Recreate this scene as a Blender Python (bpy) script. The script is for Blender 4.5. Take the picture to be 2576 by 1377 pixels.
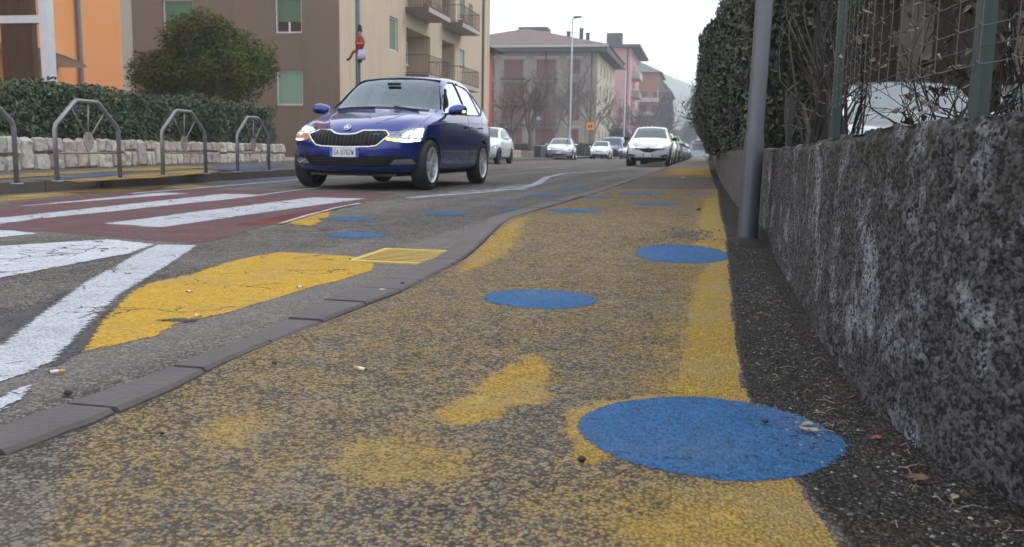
import bpy, bmesh, math, random
import numpy as np
from mathutils import Vector, Matrix
from mathutils.bvhtree import BVHTree
for o in list(bpy.data.objects): bpy.data.objects.remove(o)
SC = bpy.context.scene
COL = SC.collection
rad = math.radians
random.seed(7); RS = np.random.RandomState(11)

# ---------------------------------------------------------------- camera
H = .52; FPX = 2220.
YAW, PITCH, ROLL = rad(11.85), rad(7.9), rad(1.0)
cd = bpy.data.cameras.new('camera'); cam = bpy.data.objects.new('camera', cd); COL.objects.link(cam)
RM = Matrix.Rotation(YAW, 3, 'Z') @ Matrix.Rotation(math.pi/2-PITCH, 3, 'X') @ Matrix.Rotation(ROLL, 3, 'Z')
cam.matrix_world = Matrix.Translation((0, 0, H)) @ RM.to_4x4()
cd.sensor_width = 36; cd.lens = 36*FPX/2576; cd.clip_start = .05; cd.clip_end = 9000
cd.dof.use_dof = True; cd.dof.focus_distance = 2.6; cd.dof.aperture_fstop = 9.0
SC.camera = cam
# ---------------------------------------------------------------- sky, sun, exposure
SUN_EL, SUN_AZ = 38., 62.      # azimuth clockwise from +Y
w = bpy.data.worlds.new("World"); SC.world = w; w.use_nodes = True
nt = w.node_tree; nt.nodes.clear()
sky = nt.nodes.new('ShaderNodeTexSky'); sky.sky_type = 'NISHITA'; sky.sun_disc = False
sky.sun_elevation = rad(SUN_EL); sky.sun_rotation = rad(SUN_AZ); sky.dust_density = 3.; sky.air_density = 1.2
tc = nt.nodes.new('ShaderNodeTexCoord'); sx = nt.nodes.new('ShaderNodeSeparateXYZ')
nt.links.new(tc.outputs['Generated'], sx.inputs[0])
cl = nt.nodes.new('ShaderNodeTexNoise'); cl.inputs['Scale'].default_value = 2.2; cl.inputs['Detail'].default_value = 4
nt.links.new(tc.outputs['Generated'], cl.inputs['Vector'])
ramp = nt.nodes.new('ShaderNodeValToRGB')
ramp.color_ramp.elements[0].position = .3; ramp.color_ramp.elements[0].color = (10.2, 10.8, 11.8, 1)
ramp.color_ramp.elements[1].position = .7; ramp.color_ramp.elements[1].color = (13.2, 13.4, 13.8, 1)
nt.links.new(cl.outputs['Fac'], ramp.inputs[0])
mx = nt.nodes.new('ShaderNodeMix'); mx.data_type = 'RGBA'; mx.inputs[0].default_value = .86
nt.links.new(sky.outputs[0], mx.inputs[6]); nt.links.new(ramp.outputs[0], mx.inputs[7])
bg = nt.nodes.new('ShaderNodeBackground'); bg.inputs[1].default_value = .125
nt.links.new(mx.outputs[2], bg.inputs[0])
wo = nt.nodes.new('ShaderNodeOutputWorld'); nt.links.new(bg.outputs[0], wo.inputs[0])
sl = bpy.data.lights.new('sun', 'SUN'); sl.energy = .9; sl.angle = rad(14); sl.color = (1, .95, .88)
so = bpy.data.objects.new('sun', sl); COL.objects.link(so)
sd = Vector((math.sin(rad(SUN_AZ))*math.cos(rad(SUN_EL)), math.cos(rad(SUN_AZ))*math.cos(rad(SUN_EL)), math.sin(rad(SUN_EL))))
so.rotation_euler = sd.to_track_quat('Z', 'Y').to_euler()
SC.view_settings.view_transform = 'Standard'; SC.view_settings.look = 'None'
SC.view_settings.exposure = 0.36; SC.view_settings.gamma = 1
SC.cycles.max_bounces = 6; SC.cycles.transparent_max_bounces = 16; SC.cycles.volume_bounces = 2

# ---------------------------------------------------------------- survey helpers
def ray(x, y):
    return RM @ Vector(((x-1288)/FPX, (688.5-y)/FPX, -1))
def G(x, y, z=0.):               # ground point seen at survey mark (x, y)
    d = ray(x, y); t = (z-H)/d.z; return (d.x*t, d.y*t)
def AY(x, y, Y):
    d = ray(x, y); t = Y/d.y; return Vector((d.x*t, Y, H+d.z*t))
def AX(x, y, X):
    d = ray(x, y); t = X/d.x; return Vector((X, d.y*t, H+d.z*t))
def sst(a, b, x):
    t = np.clip((np.asarray(x, float)-a)/(b-a), 0, 1); return t*t*(3-2*t)
def zsw(Y):                       # right pavement: flush at the crossing, then ramps up a kerb's height
    return .004+.10*sst(3.9, 5.4, Y)
def GS(x, y):                     # same, on the right pavement
    z = 0.
    for _ in range(12):
        p = G(x, y, z); z = float(zsw(p[1]))
    return p

# ---------------------------------------------------------------- numpy noise
def _h(i, j, k, s):
    n = (i*73856093 ^ j*19349663 ^ k*83492791 ^ s*2654435) & 0x7fffffff
    n = (n ^ (n >> 13))*1274126177 & 0x7fffffff
    n = (n ^ (n >> 16))*668265263 & 0x7fffffff
    return ((n ^ (n >> 15)) & 0xffff)/65535.
def vnoise(P, s=0):
    P = np.asarray(P, float); F = np.floor(P).astype(np.int64); f = P-F; f = f*f*(3-2*f)
    r = 0
    for dx in (0, 1):
        for dy in (0, 1):
            for dz in (0, 1):
                wgt = (f[:, 0] if dx else 1-f[:, 0])*(f[:, 1] if dy else 1-f[:, 1])*(f[:, 2] if dz else 1-f[:, 2])
                r = r+wgt*_h(F[:, 0]+dx, F[:, 1]+dy, F[:, 2]+dz, s)
    return r
def fbm(P, o=4, s=0):
    P = np.asarray(P, float); a = 1.; t = 0; r = 0
    for k in range(o):
        r = r+a*vnoise(P*2**k, s+k); t += a; a *= .55
    return r/t

# ---------------------------------------------------------------- materials
def mat(name):
    m = bpy.data.materials.new(name); m.use_nodes = True
    nt = m.node_tree; b = nt.nodes['Principled BSDF']
    return m, nt, b
def N(nt, t, **k):
    n = nt.nodes.new('ShaderNode'+t)
    for a, v in k.items():
        if a.startswith('_'): n.inputs[a[1:].replace('_', ' ')].default_value = v
        else: setattr(n, a, v)
    return n
def LK(nt, a, b): nt.links.new(a, b)
def mathn(nt, op, a, b=None, c=None, clamp=False):
    n = nt.nodes.new('ShaderNodeMath'); n.operation = op; n.use_clamp = clamp
    for i, v in enumerate((a, b, c)):
        if v is None: continue
        if isinstance(v, (int, float)): n.inputs[i].default_value = v
        else: nt.links.new(v, n.inputs[i])
    return n.outputs[0]
def mixc(nt, f, a, b, blend='MIX'):
    n = nt.nodes.new('ShaderNodeMix'); n.data_type = 'RGBA'; n.blend_type = blend
    for i, v in ((0, f), (6, a), (7, b)):
        if isinstance(v, (int, float)): n.inputs[i].default_value = v
        elif isinstance(v, tuple): n.inputs[i].default_value = v if len(v) == 4 else v+(1,)
        else: nt.links.new(v, n.inputs[i])
    return n.outputs[2]
def smooth(nt, v, a, b):
    n = nt.nodes.new('ShaderNodeMapRange'); n.interpolation_type = 'SMOOTHSTEP'
    nt.links.new(v, n.inputs[0]); n.inputs[1].default_value = a; n.inputs[2].default_value = b
    return n.outputs[0]
def pos(nt, scale=None):
    g = nt.nodes.new('ShaderNodeNewGeometry').outputs['Position']
    if scale is None: return g
    m = nt.nodes.new('ShaderNodeMapping'); nt.links.new(g, m.inputs[0]); m.inputs['Scale'].default_value = scale
    return m.outputs[0]
def opos(nt, scale=(1, 1, 1)):
    g = nt.nodes.new('ShaderNodeTexCoord').outputs['Object']
    m = nt.nodes.new('ShaderNodeMapping'); nt.links.new(g, m.inputs[0]); m.inputs['Scale'].default_value = scale
    return m.outputs[0]
def noise(nt, v, s, d=3, r=.55):
    n = nt.nodes.new('ShaderNodeTexNoise'); n.inputs['Scale'].default_value = s; n.inputs['Detail'].default_value = d
    n.inputs['Roughness'].default_value = r; nt.links.new(v, n.inputs['Vector']); return n.outputs['Fac']
def voro(nt, v, s, f='F1', rnd=1.):
    n = nt.nodes.new('ShaderNodeTexVoronoi'); n.feature = f; n.inputs['Scale'].default_value = s
    n.inputs['Randomness'].default_value = rnd; nt.links.new(v, n.inputs['Vector']); return n
def bump(nt, b, h, st=.5, dist=.01):
    n = nt.nodes.new('ShaderNodeBump'); n.inputs['Strength'].default_value = st; n.inputs['Distance'].default_value = dist
    nt.links.new(h, n.inputs['Height']); nt.links.new(n.outputs[0], b.inputs['Normal'])
def plain(name, col, rough=.6, metal=0., spec=.5, var=.12, vs=6., coat=0., bmp=0.):
    m, nt, b = mat(name)
    p = opos(nt); n = noise(nt, p, vs, 4)
    c = mixc(nt, n, tuple(x*(1-var) for x in col), tuple(min(1, x*(1+var)) for x in col))
    LK(nt, c, b.inputs['Base Color']); b.inputs['Roughness'].default_value = rough
    b.inputs['Metallic'].default_value = metal; b.inputs['Specular IOR Level'].default_value = spec
    b.inputs['Coat Weight'].default_value = coat; b.inputs['Coat Roughness'].default_value = .03
    if bmp: bump(nt, b, noise(nt, p, vs*8, 4), bmp, .01)
    return m
def emit(name, col, st):
    m, nt, b = mat(name); b.inputs['Base Color'].default_value = col+(1,)
    b.inputs['Emission Color'].default_value = col+(1,); b.inputs['Emission Strength'].default_value = st
    return m

def stones(nt):
    """asphalt aggregate: colour value, relief and per-stone random, all in world metres"""
    p = pos(nt, (1, 1, 1))
    wv = noise(nt, p, 25, 2)
    v1 = voro(nt, p, 135.); v2 = voro(nt, p, 310.); v3 = voro(nt, p, 60.)
    sep = nt.nodes.new('ShaderNodeSeparateColor'); LK(nt, v1.outputs['Color'], sep.inputs[0])
    sep2 = nt.nodes.new('ShaderNodeSeparateColor'); LK(nt, v2.outputs['Color'], sep2.inputs[0])
    sep3 = nt.nodes.new('ShaderNodeSeparateColor'); LK(nt, v3.outputs['Color'], sep3.inputs[0])
    r1, r2, r3 = sep.outputs[0], sep2.outputs[0], sep3.outputs[1]
    big = smooth(nt, r3, .80, .86)                      # a few larger stones
    d1 = mathn(nt, 'SUBTRACT', 1., mathn(nt, 'MULTIPLY', v1.outputs['Distance'], 1.25))
    d3 = mathn(nt, 'SUBTRACT', 1., mathn(nt, 'MULTIPLY', v3.outputs['Distance'], 1.3))
    d2 = mathn(nt, 'SUBTRACT', 1., v2.outputs['Distance'])
    hgt = mathn(nt, 'ADD', mathn(nt, 'MULTIPLY', d1, mathn(nt, 'ADD', r1, .35)), mathn(nt, 'MULTIPLY', d2, .35))
    hgt = mathn(nt, 'ADD', hgt, mathn(nt, 'MULTIPLY', mathn(nt, 'MULTIPLY', d3, big), .9))
    val = mathn(nt, 'ADD', mathn(nt, 'ADD', mathn(nt, 'MULTIPLY', r1, .32), mathn(nt, 'MULTIPLY', r2, .22)), mathn(nt, 'MULTIPLY', noise(nt, p, 130, 6, .8), .46))
    return p, hgt, val, r1, r2, big
def asphalt_col(nt, p, hgt, val, dark, light, warm=(1.0, .965, .93)):
    c = mixc(nt, smooth(nt, val, .25, .78), dark, light)
    crev = smooth(nt, hgt, .25, .75)
    c = mixc(nt, crev, tuple(x*.55 for x in dark), c)
    big = noise(nt, p, .9, 5, .6)
    c = mixc(nt, mathn(nt, 'MULTIPLY', smooth(nt, big, .35, .7), .55), c, mixc(nt, .5, c, (.20, .185, .165)))
    med = noise(nt, p, 7., 4, .6)
    return mixc(nt, smooth(nt, med, .3, .7), mixc(nt, 1., c, (.80, .80, .82), 'MULTIPLY'), mixc(nt, 1., c, (1.12, 1.08, 1.03), 'MULTIPLY'))

def m_road():
    m, nt, b = mat('road asphalt')
    p, h, val, r1, r2, big = stones(nt)
    c = asphalt_col(nt, p, h, val, (.075, .071, .068), (.235, .222, .208))
    # tar cracks
    cr = voro(nt, pos(nt, (.45, .3, 1)), 1.3, 'DISTANCE_TO_EDGE')
    pw = nt.nodes.new('ShaderNodeTexVoronoi'); pw.feature = 'DISTANCE_TO_EDGE'; pw.inputs['Scale'].default_value = .7
    mp = pos(nt); nn = nt.nodes.new('ShaderNodeTexNoise'); nn.inputs['Scale'].default_value = 3.; LK(nt, mp, nn.inputs['Vector'])
    va = nt.nodes.new('ShaderNodeVectorMath'); va.operation = 'MULTIPLY_ADD'; LK(nt, nn.outputs['Color'], va.inputs[0]); va.inputs[1].default_value = (.5, .5, 0); LK(nt, mp, va.inputs[2])
    LK(nt, va.outputs[0], pw.inputs['Vector'])
    ck = mathn(nt, 'SUBTRACT', 1., smooth(nt, pw.outputs['Distance'], .001, .008))
    ck = mathn(nt, 'MULTIPLY', ck, smooth(nt, noise(nt, mp, .6, 2), .5, .6))
    c = mixc(nt, mathn(nt, 'MULTIPLY', ck, .75), c, (.03, .03, .03))
    # tyre-polished lanes
    st = noise(nt, pos(nt, (1.2, .05, 1)), 1.4, 3)
    c = mixc(nt, mathn(nt, 'MULTIPLY', smooth(nt, st, .45, .65), .3), c, (.22, .21, .20))
    LK(nt, c, b.inputs['Base Color']); b.inputs['Roughness'].default_value = .9; b.inputs['Specular IOR Level'].default_value = .12
    bump(nt, b, h, .65, .006)
    return m
def worn(name, col, cover, edge=.1, k=.55, sc=9., attr=None, r=.6, col2=None, stretch=(1, 1, 1), bst=.55, cracks=0.):
    """road paint: opaque film with aggregate poking through; worn spots let the asphalt below show"""
    m, nt, b = mat(name)
    p, h, val, r1, r2, big = stones(nt)
    ps = pos(nt, stretch)
    n = mathn(nt, 'ADD', mathn(nt, 'MULTIPLY', noise(nt, ps, sc, 6, .62), .65), mathn(nt, 'MULTIPLY', r1, .20))
    n = mathn(nt, 'ADD', n, mathn(nt, 'MULTIPLY', r2, .15))
    cov = mathn(nt, 'ADD', mathn(nt, 'MULTIPLY', mathn(nt, 'SUBTRACT', n, .5), k*2), cover)
    if attr:
        a = nt.nodes.new('ShaderNodeAttribute'); a.attribute_name = attr
        cov = mathn(nt, 'ADD', cov, mathn(nt, 'MULTIPLY', mathn(nt, 'SUBTRACT', a.outputs['Fac'], 1.), 1.1))
    if cracks:
        mp = pos(nt); nn = nt.nodes.new('ShaderNodeTexNoise'); nn.inputs['Scale'].default_value = 9.; LK(nt, mp, nn.inputs['Vector'])
        va = nt.nodes.new('ShaderNodeVectorMath'); va.operation = 'MULTIPLY_ADD'; LK(nt, nn.outputs['Color'], va.inputs[0]); va.inputs[1].default_value = (.16, .16, 0); LK(nt, mp, va.inputs[2])
        pw = voro(nt, va.outputs[0], 5.5, 'DISTANCE_TO_EDGE'); ck = mathn(nt, 'SUBTRACT', 1., smooth(nt, pw.outputs['Distance'], .004, .035))
        ck = mathn(nt, 'MULTIPLY', ck, smooth(nt, noise(nt, mp, 2.1, 3), .44, .58))
        cov = mathn(nt, 'SUBTRACT', cov, mathn(nt, 'MULTIPLY', ck, cracks))
    al = smooth(nt, cov, .5-edge, .5+edge)
    c = mixc(nt, noise(nt, p, 14, 4), tuple(x*.84 for x in col), tuple(min(1, x*1.12) for x in (col2 or col)))
    c = mixc(nt, smooth(nt, h, .2, .65), mixc(nt, 1., c, (.62, .62, .62), 'MULTIPLY'), c)
    c = mixc(nt, mathn(nt, 'MULTIPLY', smooth(nt, noise(nt, p, 3.1, 5), .42, .72), .45), c, mixc(nt, .5, c, (.16, .15, .14)))
    LK(nt, c, b.inputs['Base Color']); b.inputs['Roughness'].default_value = r+.2; b.inputs['Specular IOR Level'].default_value = .12
    LK(nt, al, b.inputs['Alpha'])
    bump(nt, b, h, bst, .005)
    return m
def m_pavement():
    m, nt, b = mat('right pavement')
    p, h, val, r1, r2, big = stones(nt)
    base = asphalt_col(nt, p, h, val, (.115, .107, .097), (.33, .31, .28))
    at = nt.nodes.new('ShaderNodeAttribute'); at.attribute_name = 'cover'
    ad = nt.nodes.new('ShaderNodeAttribute'); ad.attribute_name = 'dirt'
    dirt = ad.outputs['Fac']
    base = mixc(nt, dirt, base, mixc(nt, 1., base, (.27, .265, .27), 'MULTIPLY'))
    n = mathn(nt, 'ADD', mathn(nt, 'MULTIPLY', noise(nt, p, 8., 8, .78), .42), mathn(nt, 'MULTIPLY', r1, .17))
    n = mathn(nt, 'ADD', n, mathn(nt, 'MULTIPLY', noise(nt, p, 150., 5, .75), .30))
    n = mathn(nt, 'ADD', n, mathn(nt, 'MULTIPLY', r2, .15))
    cov = mathn(nt, 'ADD', mathn(nt, 'MULTIPLY', mathn(nt, 'SUBTRACT', n, .5), 2.3), at.outputs['Fac'])
    al = smooth(nt, cov, .38, .64)
    y = mixc(nt, noise(nt, p, 11, 4), (.43, .28, .052), (.60, .39, .085))
    y = mixc(nt, smooth(nt, h, .25, .7), (.27, .175, .045), y)
    y = mixc(nt, mathn(nt, 'MULTIPLY', smooth(nt, noise(nt, p, 2.2, 5, .65), .38, .7), .5), y, (.37, .30, .18))
    strength = mathn(nt, 'MULTIPLY_ADD', smooth(nt, at.outputs['Fac'], .45, .85), .38, .57)
    c = mixc(nt, mathn(nt, 'MULTIPLY', al, strength), base, y)
    LK(nt, c, b.inputs['Base Color']); b.inputs['Roughness'].default_value = .9; b.inputs['Specular IOR Level'].default_value = .10
    bump(nt, b, h, 1., .009)
    return m
def m_wall():
    m, nt, b = mat('rough render wall')
    p = pos(nt); ps = pos(nt, (1, 1, .28))
    v = voro(nt, p, 115.); v2 = voro(nt, p, 70.); 
    s = nt.nodes.new('ShaderNodeSeparateColor'); LK(nt, v.outputs['Color'], s.inputs[0])
    n60 = noise(nt, p, 48, 8, .8); n20 = noise(nt, p, 16, 6, .7); v3 = voro(nt, p, 210.)
    s3 = nt.nodes.new('ShaderNodeSeparateColor'); LK(nt, v3.outputs['Color'], s3.inputs[0])
    gr_ = mathn(nt, 'ADD', mathn(nt, 'MULTIPLY', s.outputs[0], .30), mathn(nt, 'ADD', mathn(nt, 'MULTIPLY', s3.outputs[0], .25), mathn(nt, 'MULTIPLY', n60, .75)))
    h = mathn(nt, 'ADD', mathn(nt, 'MULTIPLY', mathn(nt, 'SUBTRACT', 1., v.outputs['Distance']), mathn(nt, 'ADD', s.outputs[1], .25)), mathn(nt, 'MULTIPLY', n60, 1.3))
    c = mixc(nt, smooth(nt, gr_, .48, .86), (.024, .0235, .024), (.128, .126, .129))
    c = mixc(nt, smooth(nt, n20, .36, .62), mixc(nt, 1., c, (.72, .72, .72), 'MULTIPLY'), c)
    lime = smooth(nt, noise(nt, pos(nt, (1, 1.2, 1.)), 4.3, 7, .75), .49, .64)
    lime = mathn(nt, 'MULTIPLY', lime, smooth(nt, gr_, .45, .75))
    c = mixc(nt, mathn(nt, 'MULTIPLY', lime, .85), c, (.30, .31, .345))
    sp = nt.nodes.new('ShaderNodeSeparateXYZ'); LK(nt, p, sp.inputs[0]); z = sp.outputs[2]
    top = smooth(nt, mathn(nt, 'ADD', z, mathn(nt, 'MULTIPLY', mathn(nt, 'SUBTRACT', noise(nt, ps, 9, 5, .7), .5), .55)), .40, .60)
    moss = mathn(nt, 'MULTIPLY', top, smooth(nt, noise(nt, ps, 14, 5, .7), .45, .62))
    c = mixc(nt, mathn(nt, 'MULTIPLY', moss, .85), c, mixc(nt, noise(nt, p, 60, 2), (.012, .012, .007), (.055, .05, .022)))
    stk = smooth(nt, noise(nt, pos(nt, (1, 1, .12)), 16, 4, .6), .55, .72)
    c = mixc(nt, mathn(nt, 'MULTIPLY', stk, .3), c, (.02, .02, .02))
    LK(nt, c, b.inputs['Base Color']); b.inputs['Roughness'].default_value = .9; b.inputs['Specular IOR Level'].default_value = .15
    bump(nt, b, h, .8, .006)
    return m
def m_render(name, col, var=.10, grime=.35, sc=.35):
    m, nt, b = mat(name)
    p = opos(nt); n = noise(nt, p, sc, 5, .6); st = noise(nt, opos(nt, (1, 1, .12)), 1.6, 5, .65)
    c = mixc(nt, n, tuple(x*(1-var) for x in col), tuple(x*(1+var) for x in col))
    c = mixc(nt, mathn(nt, 'MULTIPLY', smooth(nt, st, .5, .75), grime), c, tuple(x*.62 for x in col))
    LK(nt, c, b.inputs['Base Color']); b.inputs['Roughness'].default_value = .9; b.inputs['Specular IOR Level'].default_value = .2
    bump(nt, b, noise(nt, p, 25, 4), .35, .01)
    return m
def m_leaf(name, dark, light, rough=.45, spec=.5, warm=None):
    m, nt, b = mat(name)
    a = nt.nodes.new('ShaderNodeAttribute'); a.attribute_name = 'lv'
    c = mixc(nt, a.outputs['Fac'], dark, light)
    if warm: c = mixc(nt, smooth(nt, noise(nt, pos(nt), .8, 3), .5, .66), c, mixc(nt, .55, c, warm))
    LK(nt, c, b.inputs['Base Color']); b.inputs['Roughness'].default_value = rough; b.inputs['Specular IOR Level'].default_value = spec
    return m
def m_glass(name, tint=(.55, .6, .6), refl=1.):
    m, nt, b = mat(name); nt.nodes.remove(b)
    out = [n for n in nt.nodes if n.type == 'OUTPUT_MATERIAL'][0]
    g = nt.nodes.new('ShaderNodeBsdfGlossy'); g.inputs['Roughness'].default_value = .02; g.inputs['Color'].default_value = (.78, .90, 1, 1)
    t = nt.nodes.new('ShaderNodeBsdfTransparent'); t.inputs[0].default_value = tint+(1,)
    f = nt.nodes.new('ShaderNodeFresnel'); f.inputs[0].default_value = 1.62
    fa = mathn(nt, 'MULTIPLY_ADD', f.outputs[0], refl, .05, clamp=True)
    mx = nt.nodes.new('ShaderNodeMixShader'); LK(nt, fa, mx.inputs[0]); LK(nt, t.outputs[0], mx.inputs[1]); LK(nt, g.outputs[0], mx.inputs[2])
    LK(nt, mx.outputs[0], out.inputs[0]); return m
def m_carpaint(name, col, metal=.55, dirt=.45):
    m, nt, b = mat(name)
    fl = noise(nt, opos(nt), 900, 1)
    c = mixc(nt, fl, tuple(x*.9 for x in col), tuple(min(1, x*1.15) for x in col))
    sp = nt.nodes.new('ShaderNodeSeparateXYZ'); LK(nt, opos(nt), sp.inputs[0])
    dz = mathn(nt, 'MULTIPLY', mathn(nt, 'SUBTRACT', 1., smooth(nt, sp.outputs[2], .12, .48)), smooth(nt, noise(nt, opos(nt), 9, 5, .7), .3, .75))
    c = mixc(nt, mathn(nt, 'MULTIPLY', dz, dirt), c, (.10, .09, .08))
    LK(nt, c, b.inputs['Base Color']); b.inputs['Metallic'].default_value = metal
    b.inputs['Roughness'].default_value = .38; b.inputs['Coat Weight'].default_value = 1; b.inputs['Coat Roughness'].default_value = .04
    LK(nt, mathn(nt, 'MULTIPLY_ADD', dz, .3, .26), b.inputs['Roughness'])
    return m

# ---------------------------------------------------------------- mesh building
class MB:
    def __init__(s): s.v = []; s.f = []; s.m = []
    def add(s, vs, fs, mi=0):
        o = len(s.v); s.v.extend([tuple(map(float, v)) for v in vs])
        for f in fs: s.f.append(tuple(i+o for i in f)); s.m.append(mi)
        return s
    def box(s, x0, x1, y0, y1, z0, z1, mi=0):
        vs = [(x, y, z) for z in (z0, z1) for y in (y0, y1) for x in (x0, x1)]
        return s.add(vs, [(0, 2, 3, 1), (4, 5, 7, 6), (0, 1, 5, 4), (2, 6, 7, 3), (0, 4, 6, 2), (1, 3, 7, 5)], mi)
    def tube(s, pts, r, n=8, mi=0, cap=True, flat=1.):
        pts = [Vector(p) for p in pts]; rs = r if isinstance(r, (list, tuple)) else [r]*len(pts)
        rings = []; up = None
        for i, p in enumerate(pts):
            d = (pts[min(i+1, len(pts)-1)]-pts[max(i-1, 0)]).normalized()
            if up is None: up = Vector((0, 0, 1)) if abs(d.z) < .9 else Vector((1, 0, 0))
            a = d.cross(up).normalized(); b = a.cross(d).normalized(); up = b
            rings.append([p+a*math.cos(2*math.pi*k/n)*rs[i]+b*math.sin(2*math.pi*k/n)*rs[i]*flat for k in range(n)])
        vs = [v for q in rings for v in q]
        fs = [(i*n+k, i*n+(k+1) % n, (i+1)*n+(k+1) % n, (i+1)*n+k) for i in range(len(pts)-1) for k in range(n)]
        if cap: fs += [tuple(range(n-1, -1, -1)), tuple((len(pts)-1)*n+k for k in range(n))]
        return s.add(vs, fs, mi)
    def lathe(s, prof, n=32, axis='z', c=(0, 0, 0), mi=0, closed=False):
        vs = []
        for (r, h) in prof:
            for k in range(n):
                a = 2*math.pi*k/n; x, y = r*math.cos(a), r*math.sin(a)
                q = (x, y, h) if axis == 'z' else ((x, h, y) if axis == 'y' else (h, x, y))
                vs.append((q[0]+c[0], q[1]+c[1], q[2]+c[2]))
        m = len(prof); fs = []
        for i in range(m if closed else m-1):
            j = (i+1) % m
            for k in range(n): fs.append((i*n+k, i*n+(k+1) % n, j*n+(k+1) % n, j*n+k))
        return s.add(vs, fs, mi)
    def prism(s, poly, z0, z1, axis='z', mi=0):
        n = len(poly)
        def q(a, b, h): return {'z': (a, b, h), 'y': (a, h, b), 'x': (h, a, b)}[axis]
        vs = [q(a, b, z0) for a, b in poly]+[q(a, b, z1) for a, b in poly]
        return s.add(vs, [tuple(range(n-1, -1, -1)), tuple(range(n, 2*n))]+[(k, (k+1) % n, n+(k+1) % n, n+k) for k in range(n)], mi)
    def grid(s, P, mi=0, close=False):
        P = np.asarray(P, float); a, b = P.shape[:2]
        fs = [(i*b+j, i*b+j+1, (i+1)*b+j+1, (i+1)*b+j) for i in range(a-1) for j in range(b-1)]
        return s.add(P.reshape(-1, 3), fs, mi)
    def obj(s, name, mats, parent=None, smooth=False, recalc=True):
        me = bpy.data.meshes.new(name); me.from_pydata(s.v, [], s.f)
        if not isinstance(mats, (list, tuple)): mats = [mats]
        for m in mats: me.materials.append(m)
        if len(mats) > 1: me.polygons.foreach_set('material_index', s.m)
        if recalc:
            bm = bmesh.new(); bm.from_mesh(me); bmesh.ops.recalc_face_normals(bm, faces=bm.faces); bm.to_mesh(me); bm.free()
        if smooth: me.polygons.foreach_set('use_smooth', [True]*len(me.polygons))
        return link(name, me, parent)
def link(name, me, parent=None):
    o = bpy.data.objects.new(name, me); COL.objects.link(o)
    if parent: o.parent = parent
    return o
def tag(o, label=None, cat=None, group=None, kind=None):
    if label: o['label'] = label
    if cat: o['category'] = cat
    if group: o['group'] = group
    if kind: o['kind'] = kind
    return o
def thing(name, label, cat, loc=(0, 0, 0), rz=0., group=None):
    o = bpy.data.objects.new(name, None); COL.objects.link(o); o.location = loc; o.rotation_euler = (0, 0, rz)
    o.empty_display_size = .2
    return tag(o, label, cat, group)
def copy_tree(o, parent=None):
    c = o.copy(); COL.objects.link(c); c.parent = parent
    for ch in [q for q in COL.objects if q.parent == o]: copy_tree(ch, c)
    return c
def bake(o, mods=()):
    """apply the object's modifiers into its mesh"""
    dg = bpy.context.evaluated_depsgraph_get(); dg.update()
    me = bpy.data.meshes.new_from_object(o.evaluated_get(dg), preserve_all_data_layers=True, depsgraph=dg)
    o.modifiers.clear(); o.data = me; return o
def inpoly(P, poly):
    x, y = P[:, 0], P[:, 1]; r = np.zeros(len(P), bool); n = len(poly)
    for i in range(n):
        x1, y1 = poly[i]; x2, y2 = poly[(i+1) % n]
        c = ((y1 > y) != (y2 > y)) & (x < (x2-x1)*(y-y1)/(y2-y1+1e-12)+x1); r ^= c
    return r
def pdist(P, poly, closed=True):
    d = np.full(len(P), 1e9); n = len(poly)
    for i in range(n if closed else n-1):
        a = np.array(poly[i]); b = np.array(poly[(i+1) % n]); ab = b-a
        t = np.clip(((P-a)@ab)/(ab@ab+1e-12), 0, 1); d = np.minimum(d, np.hypot(*(P-a-t[:, None]*ab).T))
    return d
def smask(P, poly, s):            # 1 inside, soft edge of width s
    d = pdist(P, poly); sgn = np.where(inpoly(P, poly), 1, -1); return sst(-s, s, d*sgn)
# ================================================================ GROUND
M_ROAD = m_road(); M_PAVE = m_pavement(); M_WALL = m_wall()
M_HOLE0 = plain('joint dirt', (.012, .010, .008), 1.); M_KERB = plain('kerb stone', (.078, .068, .069), .8, var=.3, vs=7, bmp=.6)
M_EARTH = plain('earth', (.07, .06, .045), .95, var=.4, vs=2, bmp=.8)
M_GREY = plain('pale grey paving', (.20, .19, .18), .9, var=.2, vs=1.5, bmp=.4)
M_YEL = worn('yellow paint', (.47, .29, .042), .90, .07, .5, 7., cracks=.5, attr='edge')
M_YELW = worn('worn yellow paint', (.40, .27, .08), .56, .2, .6, 3., attr='edge')
M_BLU = worn('blue paint', (.038, .122, .275), .70, .09, .62, 34., attr='edge')
M_BLUW = worn('worn blue paint', (.09, .16, .29), .50, .2, .6, 3., attr='edge')
M_WHT = worn('white road paint', (.50, .53, .585), .74, .08, .5, 6., cracks=1., stretch=(1, 1, 1), attr='edge')
M_WHT2 = worn('clean white road paint', (.44, .465, .515), .78, .09, .6, 10., cracks=.6, attr='edge')
M_RED = worn('red road surface', (.135, .076, .082), .84, .12, .45, 5., r=.75, attr='edge')
M_RED2 = worn('dark red road surface', (.16, .040, .045), .93, .15, .5, 5., r=.75, attr='edge')
M_TAR = worn('tar seal', (.075, .075, .082), .74, .12, .6, 5., attr='edge')

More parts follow.
